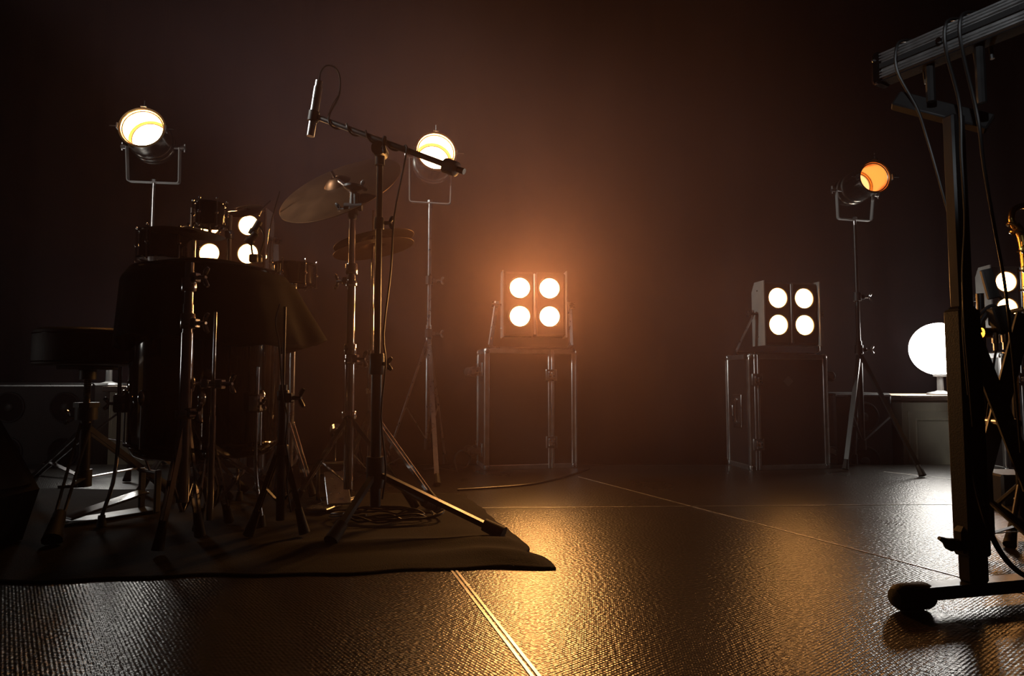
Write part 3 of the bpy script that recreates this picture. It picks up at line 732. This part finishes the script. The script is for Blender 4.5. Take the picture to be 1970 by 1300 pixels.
# rack tom left of blinder and small percussion drums behind cloth edge
def tom(c, R, h, label, nlug=6, ax=(0,0,1)):
    t = thing('rack_tom', label, 'drum', tuple(c), 'small toms above the covered drum')
    b = MB(); b.lathe(c, ax, [(0,R),(h,R)], 48); part('shell', b, M['gloss'], t)
    a = V(ax).normalized()
    for q in (0, h):
        b = MB(); b.ring(c+a*q, a, R+.004, .005, 48, 8); part('hoop', b, M['gloss'], t)
    u = a.cross(V((0,1,0))).normalized(); w_ = a.cross(u)
    for k in range(nlug):
        th = 2*math.pi*(k+.3)/nlug; d = u*math.cos(th)+w_*math.sin(th)
        b = MB(); b.tube(c+d*(R+.010)-a*.008, c+d*(R+.010)+a*(h+.012), .003, seg=6); b.ball(c+d*(R+.010)+a*(h*.5), .008, 10); b.ball(c+d*(R+.010)+a*(h+.013), .005, 8); b.ball(c+d*(R+.010)-a*.01, .005, 8)
        part('lug', b, M['chrome'], t)
    return t
tom(P(322,500,2.42), .095, .10, 'small black tom with chrome bolts left of the left blinder')
tom(P(403,434,2.55)+V((0,0,.0)), .052, .085, 'tiny black drum hiding the top of the first lamp')
# legs of those toms: a rack bar standing on the rug behind the drum
b = MB()
t = thing('tom_stand', 'dark double stand behind the covered drum holding the small toms', 'drum stand', (P(362,500,2.64).x, 2.64, RZ))
sx_ = P(362,500,2.64).x
b.tube((sx_,2.64,RZ+.05),(sx_,2.64,P(362,455,2.64).z), .0127, seg=12); part('tube', b, M['chrome'], t)
b = MB(); b.path([V((sx_,2.64,P(362,470,2.64).z)), P(322,478,2.56), P(322,485,2.50)], .008, 8, 4); b.path([V((sx_,2.64,P(362,456,2.64).z)), P(400,456,2.60), P(403,428,2.56)], .007, 8, 4); part('arm', b, M['chrome'], t)
b = MB(); zc = P(362,455,2.64); b.tube((sx_,2.64,zc.z-.02), P(362,441,2.32)+V((0,0,.02)), .005, seg=8); part('cymbal_arm', b, M['chrome'], t)
cyl_legs(t, V((sx_,2.64,0)), .30, [(sx_-.22,2.74),(sx_+.22,2.74),(sx_,2.86)])
# vertical post and clip microphones over the drum cover
q = P(443,400,2.60)
b = MB(); b.tube((q.x,2.60,P(443,520,2.60).z),(q.x,2.60,q.z-.03), .0085, seg=10); b.path([V((sx_,2.64,P(362,520,2.64).z)), P(400,524,2.62), V((q.x,2.60,P(443,520,2.60).z))], .0085, 8, 4); part('post', b, M['steel'], t)
b = MB(); b.box((q.x,2.60,P(443,452,2.60).z), (.03,.03,.035), bev=.004); b.wing(V((q.x-.025,2.59,P(443,432,2.60).z)), V((-1,-.3,0)), .018); b.tube(q-V((.01,0,.01)), P(472,402,2.75), .005, seg=8); part('clamp', b, M['chrome'], t)
def small_mic(a, b_, label, stalk):
    t = thing('drum_microphone', label, 'microphone', tuple(b_)); d = (b_-a).normalized()
    m_ = MB(); m_.lathe(a, d, [(0,.010),(.004,.013),((b_-a).length*.6,.013),((b_-a).length*.65,.017),((b_-a).length,.016)], 16); part('body', m_, M['plastic'], t)
    m_ = MB(); m_.path(stalk, .0035, 8, 5); part('gooseneck', m_, M['black'], t)
    m_ = MB(); m_.box(stalk[-1], (.03,.022,.03), bev=.004); part('clip', m_, M['cast'], t)
small_mic(P(500,425,2.5), P(484,452,2.5), 'small black clip microphone in front of the upper right lamp of the left blinder', [P(497,430,2.5), P(508,455,2.48), P(500,488,2.44), P(496,497,2.40)])
small_mic(P(493,448,2.45), P(476,468,2.45), 'small black clip microphone in front of the lower right lamp of the left blinder', [P(490,452,2.45), P(484,470,2.44), P(486,490,2.42), P(488,497,2.38)])
for (a, b_, lb) in (((499,415),(521,386),'thin rod pointing up right of the left blinder'), ((538,368),(513,492),'long bent thin rod right of the left blinder')):
    m_ = MB(); m_.path([P(*a,2.5), P((a[0]+b_[0])/2-4,(a[1]+b_[1])/2,2.5), P(*b_,2.5)], .0026, 6, 5)
    if b_[1] > 400: m_.path([P(*b_,2.5), P(513,498,2.35)], .003, 6)
    single('drum_rod', lb, 'rod', m_, M['chrome'], group='thin rods above the covered drum')
# small tambourine-like drum top seen at (560,500)
tom(V((P(566,525,2.72).x, 2.72, P(562,548,2.72).z)), .080, .085, 'small tom peeking out right of the drum cover', 6)
b = MB(); q = P(566,549,2.72); t = thing('drum_stand', 'low stand under the small tom right of the drum cover', 'drum stand', (q.x, 2.72, RZ))
b.tube((q.x,2.72,RZ+.05),(q.x,2.72,q.z-.0), .011, seg=12); part('tube', b, M['steel'], t); cyl_legs(t, V((q.x,2.72,0)), .30, [(q.x-.16,2.78),(q.x+.12,2.64),(q.x+.02,2.86)])

# black overhead mic stand
def overhead():
    Yp = 2.15; bx = P(722,960,Yp).x
    top = P(734,275,Yp)
    t = thing('microphone_stand', 'tall black boom microphone stand right of the chrome stands', 'microphone stand', (bx, Yp, RZ))
    zj = P(722,700,Yp).z
    b = MB(); b.tube((bx,Yp,RZ+.06),(bx,Yp,zj), .0175, seg=16); part('lower_tube', b, M['black'], t)
    b = MB(); b.tube((bx,Yp,zj-.02),(bx,Yp,top.z), .0105, seg=14); part('upper_tube', b, M['black'], t)
    for (z, r, h) in ((zj, .024, .07), (P(722,430,Yp).z, .017, .04)):
        b = MB(); b.lathe((bx,Yp,z-h/2), (0,0,1), [(0,r*.9),(.004,r),(h-.004,r),(h,r*.9)], 18); b.wing(V((bx+.03,Yp-.01,z)), V((1,-.2,0)), .018); part('collar', b, M['plastic'], t)
    J = V((bx,Yp,P(734,290,Yp).z))
    b = MB(); b.tube(J-V((0,.03,0)), J+V((0,.03,0)), .024, seg=20); b.tube(J-V((0,0,.05)), J-V((0,0,.01)), .016, seg=14); b.wing(J+V((.02,-.04,.0)), V((.4,-1,0)), .024); part('boom_clamp', b, M['plastic'], t)
    A = P(612,226,2.25); B = P(893,330,2.02)
    b = MB(); b.tube(A, B, .0098, seg=12); part('boom', b, M['black'], t)
    d = (B-A).normalized(); Bc = P(868,322,2.04)
    b = MB(); b.lathe(Bc-d*.03, d, [(0,.012),(.006,.024),(.05,.024),(.056,.012)], 20); part('counterweight', b, M['cast'], t)
    hub = P(722,800,Yp).z
    h = V((bx,Yp,hub))
    for (fx, fy) in ((962,1038),(832,985),(640,1050)):
        f = G(fx, fy); f.z = RZ+.014; dd = (f-V((bx,Yp,RZ+.14))).normalized(); side = dd.cross(V((0,0,1))).normalized()
        hh = V((bx,Yp,RZ+.16)) if fx == 962 else V((bx,Yp,hub-.35))
        hh = V((bx,Yp,RZ+.17))
        dd = (f-hh).normalized()
        b = MB(); b.strap([hh, f-dd*.03], side, .020, .016); lg = part('leg', b, M['black'], t)
        b = MB(); b.path([f-dd*.055, f-dd*.01, f+dd*.012], .02, 12, rr=lambda k: .019+.003*k); b.v = [V((q.x,q.y,max(q.z,RZ-.002))) for q in b.v]; part('rubber_foot', b, M['rubber'], lg)
    b = MB(); b.tube((bx,Yp,RZ+.12),(bx,Yp,RZ+.22), .030, seg=18); part('leg_hub', b, M['plastic'], t)
    # microphone
    m0, m1_ = P(614,155,2.25), P(597,262,2.25); d = (m1_-m0).normalized(); L_ = (m1_-m0).length
    t2 = thing('overhead_microphone', 'slim grey condenser microphone pointing down at the top of the boom', 'microphone', tuple((m0+m1_)/2))
    b = MB(); b.lathe(m0, d, [(0,.009),(.002,.0125),(.024,.0125),(.026,.0148),(L_*.58,.0148),(L_*.59,.013),(L_*.72,.013),(L_*.73,.0135),(L_,.0135)], 24); part('body', b, M['steel'], t2)
    b = MB(); b.lathe(m0+d*(L_*.56), d, [(0,.019),(.035,.019)], 20); b.tube(m0+d*(L_*.62), A, .009, seg=10); part('holder', b, M['plastic'], t2)
    # cable
    b = MB(); q0 = m0; pts = [q0, P(617,138,2.25), P(628,126,2.25), P(645,130,2.25), P(654,150,2.25), P(652,185,2.25), P(636,215,2.25)]
    n = 26
    up = V((0,0,1)); n1 = d1 = (B-A).normalized(); s1 = n1.cross(up).normalized(); s2 = n1.cross(s1)
    for i in range(n):
        k = i/(n-1); th = k*math.pi*2*4
        pts.append(A.lerp(B, .10+.55*k)+s1*(.0145*math.cos(th))+s2*(.0145*math.sin(th)))
    pts += [P(775,330,2.1), P(758,420,2.1), P(752,520,2.1), P(738,640,2.1), P(742,700,2.1), P(733,800,2.1), P(742,900,2.1), P(735,960,2.1)]
    b.path(pts, .0032, 6, 3); single('microphone_cable', 'black cable looping from the overhead microphone along its boom', 'cable', b, M['cable'])
    b = MB(); b.path([P(655,178,2.24), P(640,200,2.24), P(630,224,2.24)], .0015, 6, 4); single('cable_tie', 'loose thin tie sticking up from the boom beside the overhead microphone', 'cable tie', b, M['cable'])
overhead()

# coil of cable on rug
b = MB(); pts = []
cc0 = G(745, 1003)
for i in range(90):
    th = i*.33; r = .13+.035*math.sin(i*.11)+.01*math.sin(i*.7); pts.append(V((cc0.x+r*1.15*math.cos(th), cc0.y+r*.95*math.sin(th)*.6, .016+.004*(i % 7)*.6+.006*math.sin(i*.9)**2)))
b.path(pts, .0035, 6, 3); single('cable_coil', 'coiled black cable on the rug under the boom stand', 'cable', b, M['cable'])
b = MB(); b.path([V((*G(x,y).xy, .005)) for (x,y) in ((880,944),(930,941),(985,937),(1030,932),(1075,922),(1112,911),(1135,903))], .0045, 6, 6)
single('floor_cable', 'dark cable curving across the deck in front of the middle flight case', 'cable', b, M['cable'])
b = MB(); b.path([P(880,908,3.35).lerp(G(880,908),1), *[P(x,y,3.5) for (x,y) in ((875,880),(890,866),(905,878),(900,893))], V((*G(885,905).xy,.006)), V((*G(850,902).xy,.006)), V((*G(812,905).xy,.006))], .005, 6, 6)
single('power_cable', 'black power cable curling up beside the castors of the middle flight case', 'cable', b, M['cable'])

# kick pedals
def pedal(c, deg, label, ln=.28, wd=.09, tilt=12):
    X, Y, Z = rot_axes(deg); t = thing('kick_pedal', label, 'pedal', (c.x, c.y, RZ)); a = math.radians(tilt)
    Yt = Y*math.cos(a)+Z*math.sin(a); Zt = X.cross(Yt)
    c = V((c.x,c.y,RZ))
    b = MB(); b.box(c+Z*.006, (wd*1.05, ln*1.1, .006), (X,Y,Z), .002); part('base_plate', b, M['black'], t)
    b = MB(); b.box(c+Z*(.016+ln*.5*math.sin(a)), (wd*.85, ln*.9, .008), (X,Yt,Zt), .003); part('footboard', b, M['steel'], t)
    b = MB()
    for s in (-1, 1): b.box(c+Y*(ln*.5)+X*(s*wd*.62)+Z*.075, (.014,.022,.15), (X,Y,Z), .004)
    b.tube(c+Y*(ln*.5)-X*(wd*.7)+Z*.14, c+Y*(ln*.5)+X*(wd*.7)+Z*.14, .007, seg=10); part('frame', b, M['cast'], t)
    b = MB(); b.tube(c+Y*(ln*.5)+Z*.14, c+Y*(ln*.32)+Z*.27, .004, seg=8); b.lathe(c+Y*(ln*.32)+Z*.27-Yt*.02, Yt, [(0,.018),(.004,.024),(.04,.024),(.044,.018)], 16); part('beater', b, M['chrome'], t)
q = G(205,1000); pedal(q, -35, 'kick pedal lying on the rug under the drum stool')
q = G(648,975); pedal(q, 20, 'kick pedal between the dark stands right of the drum', .26, .10, 22)

# stage monitor wedge, left foreground
def wedge():
    x1, y1 = G(48,1100).x, 1.50
    t = thing('stage_monitor', 'black wedge-shaped stage monitor cut by the left frame edge', 'speaker', (x1-.28, 1.66, 0))
    prof = [(0,0.010),(.0,.0),(-.02,.0)]
    p = [P(40,1098,1.95), P(76,940,1.95), P(48,888,1.95), P(0,806,1.95), P(-60,720,1.95), P(-90,720,1.95), P(-60,1098,1.95)]
    y0_, y1_ = 1.58, 1.95
    xs = [(q.x, q.z) for q in p]; zmin = RZ+.001; xs = [(x, max(z, zmin)) for (x, z) in xs]; xs[0] = (xs[0][0], zmin); xs[-1] = (xs[-1][0]-.2, zmin); xs[-2] = (xs[-2][0]-.15, xs[-2][1])
    n = len(xs); vs = [V((x, y0_, z)) for (x, z) in xs]+[V((x, y1_, z)) for (x, z) in xs]
    fs = [tuple(range(n-1,-1,-1)), tuple(range(n,2*n))]+[(i,(i+1)%n,(i+1)%n+n,i+n) for i in range(n)]
    b = MB(); b.add(vs, fs); part('cabinet', b, M['vinyl'], t, smooth=0)
    b = MB(); b.path([V((x, y0_+.001, z)) for (x, z) in xs[1:5]], .003, 6); part('edge_trim', b, M['steel'], t)
    q0, q1 = V((xs[3][0],0,xs[3][1])), V((xs[1][0],0,xs[1][1])); d = (q1-q0).normalized(); nn = V((-d.z,0,d.x)); nn = nn if nn.x > 0 else -nn
    c = (q0+q1)/2+V((0,(y0_+y1_)/2,0)); b = MB(); b.box(c+nn*.003, ((q1-q0).length*.85, y1_-y0_-.05, .006), (d, V((0,1,0)), nn), .002); part('grille', b, M['plastic'], t)
wedge()

# ------------------------------------------------------------------ keyboard stand, right foreground
def kstand():
    Yc = 1.42; bx = P(1874,1120,Yc).x
    c = V((bx, Yc, 0)); a = V((.968,.25,0)); n = V((-.25,.968,0)); Z = V((0,0,1))
    t = thing('keyboard_stand', 'large black keyboard stand with column and long foot in right foreground', 'keyboard stand', (bx, Yc, 0))
    # foot
    f0 = G(1735,1150); f0 = V((f0.x, f0.y+.03, 0)); fc = c
    zf = .036
    A = V((c.x-.172, c.y-.035, zf)); B = V((c.x+.50, c.y+.12, zf)); d = (B-A).normalized(); s = V((-d.y,d.x,0))
    b = MB(); b.box((A+B)/2, ((B-A).length, .048, .027), (d,s,Z), .006); ft = part('foot_bar', b, M['black'], t)
    for (q, sg) in ((A, -1), (B, 1)):
        b = MB(); dd = d*sg; b.lathe(q-dd*.060-Z*.0078, dd, [(0,.024),(.01,.0275),(.055,.028),(.072,.026),(.084,.018),(.088,.006)], 24)
        b.v = [V((v.x, v.y, max(v.z+.0, .001))) for v in b.v]; part('rubber_foot', b, M['rubber'], ft)
    ztop = P(1845,240,Yc).z; zc = P(1850,590,Yc).z
    b = MB(); b.box(c+Z*((.048+zc)/2), (.050,.036,zc-.048), (a,n,Z), .006); part('column', b, M['black'], t)
    b = MB(); b.box(c+Z*((zc+ztop)/2), (.038,.028,ztop-zc+.04), (a,n,Z), .004); part('inner_column', b, M['black'], t)
    # grip plate low on the column, hand screw
    b = MB(); zk = P(1850,1068,Yc).z; zu = P(1850,596,Yc).z; b.box(c-a*.001+Z*((zk+zu)/2), (.059,.044,zu-zk), (a,n,Z), .005); b.box(c-a*.014+Z*(zk+.035), (.050,.040,.06), (a,n,Z), .012); part('sleeve', b, M['plastic'], t)
    zk = P(1850,1050,Yc).z; q = c-a*.03+Z*zk
    b = MB(); b.lathe(q, -a+Z*.25, [(0,.010),(.02,.010),(.026,.014),(.036,.012),(.048,.003)], 16); b.path([q-a*.01+Z*.004, q-a*.035+Z*.012, q-a*.058+Z*.022], .01, 10, 3, rr=lambda k: .013-.009*k); part('hand_screw', b, M['plastic'], t)
    # scissor braces
    for (p0, p1, yy) in (((1868,640),(1985,940),1.60), ((1962,640),(1878,960),1.66)):
        b = MB(); q0, q1 = P(*p0,yy), P(*p1,yy); dd = (q1-q0).normalized(); b.strap([q0-dd*.05, q1], V((0,-.25,0))+a*.97-dd*(a*.97).dot(dd), .042, .006)
        part('cross_brace', b, M['grey_dark'], t)
    b = MB(); q = P(1928,812,1.63); b.tube(q-V((0,.05,0)), q+V((0,.05,0)), .011, seg=14); part('brace_bolt', b, M['steel'], t)
    b = MB(); b.tube(P(1868,640,1.60), c+Z*P(1868,640,1.60).z, .012, seg=8); b.tube(P(1878,960,1.66), c+Z*(P(1878,960,1.66).z), .012, seg=8); part('brace_bracket', b, M['black'], t)
    # upper arm
    b = MB(); q0, q1 = P(1722,196,1.50), P(1905,243,1.40); dd = (q1-q0).normalized()
    b.box((q0+q1)/2+V((0,0,.004)), ((q1-q0).length, .030, .045), (dd, V((0,1,0))-dd*dd.y, dd.cross(V((0,1,0)))), .004); part('support_arm', b, M['black'], t)
    return c, ztop
M['grey_dark'] = mat('dark_grey_steel', (.06,.058,.055), .45, noise=(20,.1))
kc, kz = kstand()
# aluminium rail (keyboard frame) lying on the arm
def rail():
    A = P(1703,132,1.52); B0 = P(1970,20,1.52)
    d = V((.5,-.86,0)).normalized()
    # extend along d until out of frame
    Zv = V((0,0,1)); s = V((d.y,-d.x,0)); s = s if s.y < 0 else -s
    L_ = .62; c = A+d*(L_/2); H = .066
    t = thing('aluminium_rail', 'ribbed aluminium rail sloping into the upper right corner with cables over it', 'rail', tuple(A+d*.16-Zv*.05))
    b = MB(); b.box(c, (L_, .040, H), (d,s,Zv), .003)
    for k in range(9):
        zz = -H/2+.005+k*(H-.010)/8
        if abs(zz) < .008: continue
        b.box(c+s*.0235+Zv*zz, (L_, .004, .0035), (d,s,Zv))
    part('ribbed_profile', b, M['alu'], t)
    b = MB(); b.box(c-Zv*(H/2+.0015), (L_-.002, .038, .003), (d,s,Zv)); part('underside_shade_strip', b, M['cloth'], t)  # dark strip added to shade the underside, which caught too much light
    b = MB(); b.box(c+s*.0235, (L_, .003, .012), (d,s,Zv)); part('slot', b, M['plastic'], t)
    b = MB(); b.box(A-d*.010, (.026, .052, H+.012), (d,s,Zv), .008); e = part('end_cap', b, M['gloss'], t)
    b = MB(); b.ball(A-d*.012+s*.027+Zv*.018, .0045, 10); b.ball(A-d*.01+s*.02-Zv*.036, .004, 8); part('screw', b, M['chrome'], e)
    b = MB(); q = A+d*.135+s*.026; b.tube(q-s*.004, q+s*.006, .006, seg=12); part('bolt', b, M['chrome'], t)
    # posts holding it on the arm
    for q_, zq in ((A+d*.10, P(1790,205,1.46).z), (A+d*.20, P(1850,225,1.42).z)):
        b = MB(); b.tube((q_.x,q_.y,zq+.0), (q_.x,q_.y,A.z-H/2), .010, seg=10); part('post', b, M['black'], t)
    return A, d, s, H
rA, rd, rs, rH = rail()
def drape(off_, pts, r, label, n='hanging_cable'):
    q = rA+rd*off_; up = V((0,0,1)); b = MB()
    start = [q-rs*.032-up*.06+rd*.03, q-rs*.03+up*(rH/2)+rd*.02, q+up*(rH/2+.012)+rd*.008, q+rs*.028+up*(rH/2-.004), q+rs*.031-up*(rH/2)]
    b.path(start+[P(x,y,yy) for (x,y,yy) in pts], r, 8, 6, rr=lambda k: r*(1-.45*k))
    single(n, label, 'cable', b, M['cable'], group='cables hanging over the rail')
drape(.045, [(1765,210,1.46),(1785,270,1.46),(1808,350,1.45),(1832,440,1.44),(1851,530,1.43),(1853,640,1.37),(1863,760,1.37)], .0042, 'cable draped over the rail nearest its end cap, falling to the column')
drape(.150, [(1846,200,1.33),(1850,300,1.33),(1857,420,1.33),(1853,520,1.34),(1856,620,1.34),(1862,700,1.35),(1872,820,1.37)], .0045, 'cable hanging straight down the column from the middle of the rail')
drape(.180, [(1880,220,1.30),(1893,320,1.32),(1912,430,1.35),(1932,540,1.38),(1945,650,1.42),(1955,760,1.45),(1964,870,1.48)], .0045, 'cable running from the rail down to the right past the lit lamp')
b = MB(); b.path([P(1868,880,1.40), P(1882,950,1.38), P(1900,1010,1.37), P(1925,1062,1.38), P(1960,1100,1.40), P(2010,1125,1.42), V((P(2060,1150,1.45).x,1.45,.01))], .0055, 8, 6)
single('bent_cable', 'thick black cable bowing down to the foot of the keyboard stand', 'cable', b, M['cable'])
# dark cloth tip and saxophone on stand at right edge
def sax():
    Yx = 1.95; t = thing('saxophone', 'dark brass saxophone standing upright at the right frame edge', 'saxophone', (P(1985,900,Yx).x, Yx, .12))
    q = lambda x, y: P(x, y, Yx)
    b = MB(); b.path([q(1953,432), q(1966,455), q(1975,520), q(1984,640), q(1992,760), q(2004,830), q(2027,850), q(2047,820), q(2052,740), q(2060,690)], .02, 20, 6, rr=lambda k: .012+.035*max(0,k)**2.2+.0); part('body_tube', b, M['brass'], t)
    b = MB(); b.path([q(1952,436), q(1946,420), q(1952,402), q(1975,396), q(1995,410)], .009, 12, 6); part('neck', b, M['brass'], t)
    b = MB(); b.ring(q(1949,434), (.5,-.2,1), .014, .005, 24, 8); b.ring(q(1956,448), (.3,-.1,1), .016, .004, 24, 8); part('collar', b, M['brass'], t)
    for i in range(7):
        k = P(1972+i*2.2, 480+i*38, Yx-.03); b = MB(); b.lathe(k, (-.3,-1,0), [(0,.013),(.004,.014),(.006,.010)], 18); b.tube(k+V((.0,.004,0)), k+V((.0,.03,-.0)), .003, seg=6); part('key', b, M['brass'], t)
    b = MB(); b.tube(q(1968,466)+V((-.01,-.01,0)), q(1986,760)+V((-.01,-.01,0)), .0028, seg=6); part('key_rod', b, M['brass'], t)
    X0 = P(1988,850,Yx).x
    t2 = thing('instrument_stand', 'black tripod instrument stand under the saxophone at the right edge', 'stand', (X0, Yx+.05, 0))
    b = MB(); b.tube((X0,Yx+.06,.03),(X0,Yx+.06,P(0,600,Yx).z), .010, seg=12); part('pole', b, M['black'], t2)
    b = MB(); b.path([V((X0,Yx+.06,P(0,850,Yx).z+.0)), V((X0,Yx,P(0,868,Yx).z)), V((X0+.05,Yx-.03,P(0,862,Yx).z))], .008, 8, 4); b.path([V((X0,Yx+.06,P(0,600,Yx).z)), V((X0-.03,Yx+.02,P(0,598,Yx).z)), V((X0-.03,Yx-.03,P(0,596,Yx).z))], .007, 8, 4); part('cradle', b, M['rubber'], t2)
    cyl_legs(t2, V((X0,Yx+.06,0)), .16, [(X0-.13,Yx-.06),(X0+.2,Yx-.02),(X0,Yx+.25)], 'black', z0=0.0, dbl=False, low=.05)
sax()
def stand_box():
    Yq = 1.80; q = lambda x, y, dy=0: P(x, y, Yq+dy); X0 = P(1926,900,Yq).x
    t = thing('microphone_stand', 'short black stand behind the keyboard stand holding a clamp and small grey box', 'microphone stand', (X0, Yq+.05, 0))
    b = MB(); b.tube((X0,Yq+.05,.05),(X0,Yq+.05,q(1926,560).z), .010, seg=12); part('pole', b, M['black'], t)
    b = MB(); b.box(q(1926,616,.02), (.05,.04,.03), bev=.004); b.path([q(1926,610), q(1905,600), q(1888,618), q(1882,640)], .008, 8, 5); b.path([q(1926,596), q(1908,588), q(1893,597), q(1878,612)], .005, 8, 5); part('clamp', b, M['cast'], t)
    b = MB(); b.tube(q(1888,640,-.01), q(1910,640,-.01), .014, seg=16); part('clamp_knob', b, M['brass'], t)
    cyl_legs(t, V((X0,Yq+.05,0)), .14, [(X0+.06,Yq+.22),(X0+.18,Yq+.05),(X0+.05,Yq-.12)], 'black', z0=0.0, dbl=False, low=.05)
    t2 = thing('stage_box', 'small grey electronics box with two plugs clamped behind the keyboard stand', 'audio box', tuple(q(1926,615)))
    c = q(1926,615,-.02); d = (q(1946,632)-q(1932,590)).normalized(); s = V((0,1,0)); n = d.cross(s)
    b = MB(); b.box(c, (.075,.030,.048), (d, s, n), .004); part('body', b, M['grey_dark'], t2)
    for (x, y) in ((1914,652),(1932,650)):
        b = MB(); b.tube(q(x,y-12,-.02), q(x+1,y+8,-.02), .0085, seg=12); b.tube(q(x+1,y+8,-.02), q(x+2,y+22,-.02), .006, seg=10); part('plug', b, M['steel'], t2)
    b = MB(); b.path([q(1916,674,-.02), q(1912,700), q(1905,760), q(1895,860), V((q(1888,950).x,Yq,.01))], .003, 6, 5); part('lead', b, M['cable'], t2)
    c = q(1904,546); b = MB(); d = (q(1914,575)-q(1898,518)).normalized(); n = d.cross(s); b.box(c, (.085,.012,.032), (d,s,n), .003); b.tube(c, q(1926,575,.05), .005, seg=8); part('bracket_plate', b, M['grey_dark'], t)
stand_box()
# small dark box at right edge
q = G(1940, 975); b = MB(); 
t = thing('equipment_box', 'small dark box with rounded corners on the deck at the right edge', 'box', (q.x+.13, q.y+.08, 0))
hb = P(1940,915,q.y).z
b.box((q.x+.14, q.y+.09, hb/2+.001), (.28,.18,hb), rot_axes(-6), .008); part('body', b, M['vinyl'], t)
b = MB(); b.ball((q.x+.03, q.y-.004+.006, hb*.25), .008, 10); part('stud', b, M['steel'], t)

# ------------------------------------------------------------------ thin haze in the room
def haze():
    m = bpy.data.materials.new('stage_haze'); m.use_nodes = True; nt = m.node_tree; nt.nodes.remove(nt.nodes['Principled BSDF'])
    v = nt.nodes.new('ShaderNodeVolumeScatter'); v.inputs['Color'].default_value = (1,.66,.76,1); v.inputs['Anisotropy'].default_value = .3  # smoke haze; tint and denser middle also stand in for lens glow
    tc = nt.nodes.new('ShaderNodeTexCoord'); mp = nt.nodes.new('ShaderNodeMapping'); mp.vector_type = 'TEXTURE'
    mp.inputs['Location'].default_value = (-.15, 2.6, .95); mp.inputs['Scale'].default_value = (1.65, 1.8, 1.5)
    nt.links.new(tc.outputs['Object'], mp.inputs['Vector'])
    gr = nt.nodes.new('ShaderNodeTexGradient'); gr.gradient_type = 'SPHERICAL'; nt.links.new(mp.outputs['Vector'], gr.inputs['Vector'])
    nz = nt.nodes.new('ShaderNodeTexNoise'); nz.inputs['Scale'].default_value = 1.3; nz.inputs['Detail'].default_value = 1; nt.links.new(tc.outputs['Object'], nz.inputs['Vector'])
    mr = nt.nodes.new('ShaderNodeMapRange'); mr.inputs['From Min'].default_value = .3; mr.inputs['From Max'].default_value = .7; mr.inputs['To Min'].default_value = .5; mr.inputs['To Max'].default_value = 1.5; nt.links.new(nz.outputs['Fac'], mr.inputs['Value'])
    mu = nt.nodes.new('ShaderNodeMath'); mu.operation = 'MULTIPLY'; nt.links.new(gr.outputs['Fac'], mu.inputs[0]); nt.links.new(mr.outputs['Result'], mu.inputs[1])
    ma = nt.nodes.new('ShaderNodeMath'); ma.operation = 'MULTIPLY_ADD'; ma.inputs[1].default_value = HAZE*2.0; ma.inputs[2].default_value = HAZE*.06
    nt.links.new(mu.outputs[0], ma.inputs[0]); nt.links.new(ma.outputs[0], v.inputs['Density'])
    nt.links.new(v.outputs[0], nt.nodes['Material Output'].inputs['Volume'])
    b = MB(); b.box((0, 2.05, 1.94), (8.5, 5.9, 4.36)); o = part('haze', b, m, smooth=0); o['kind'] = 'stuff'; o['label'] = 'thin smoke haze, thickened and tinted to add glow around the stage lights'; o['category'] = 'haze'
haze()
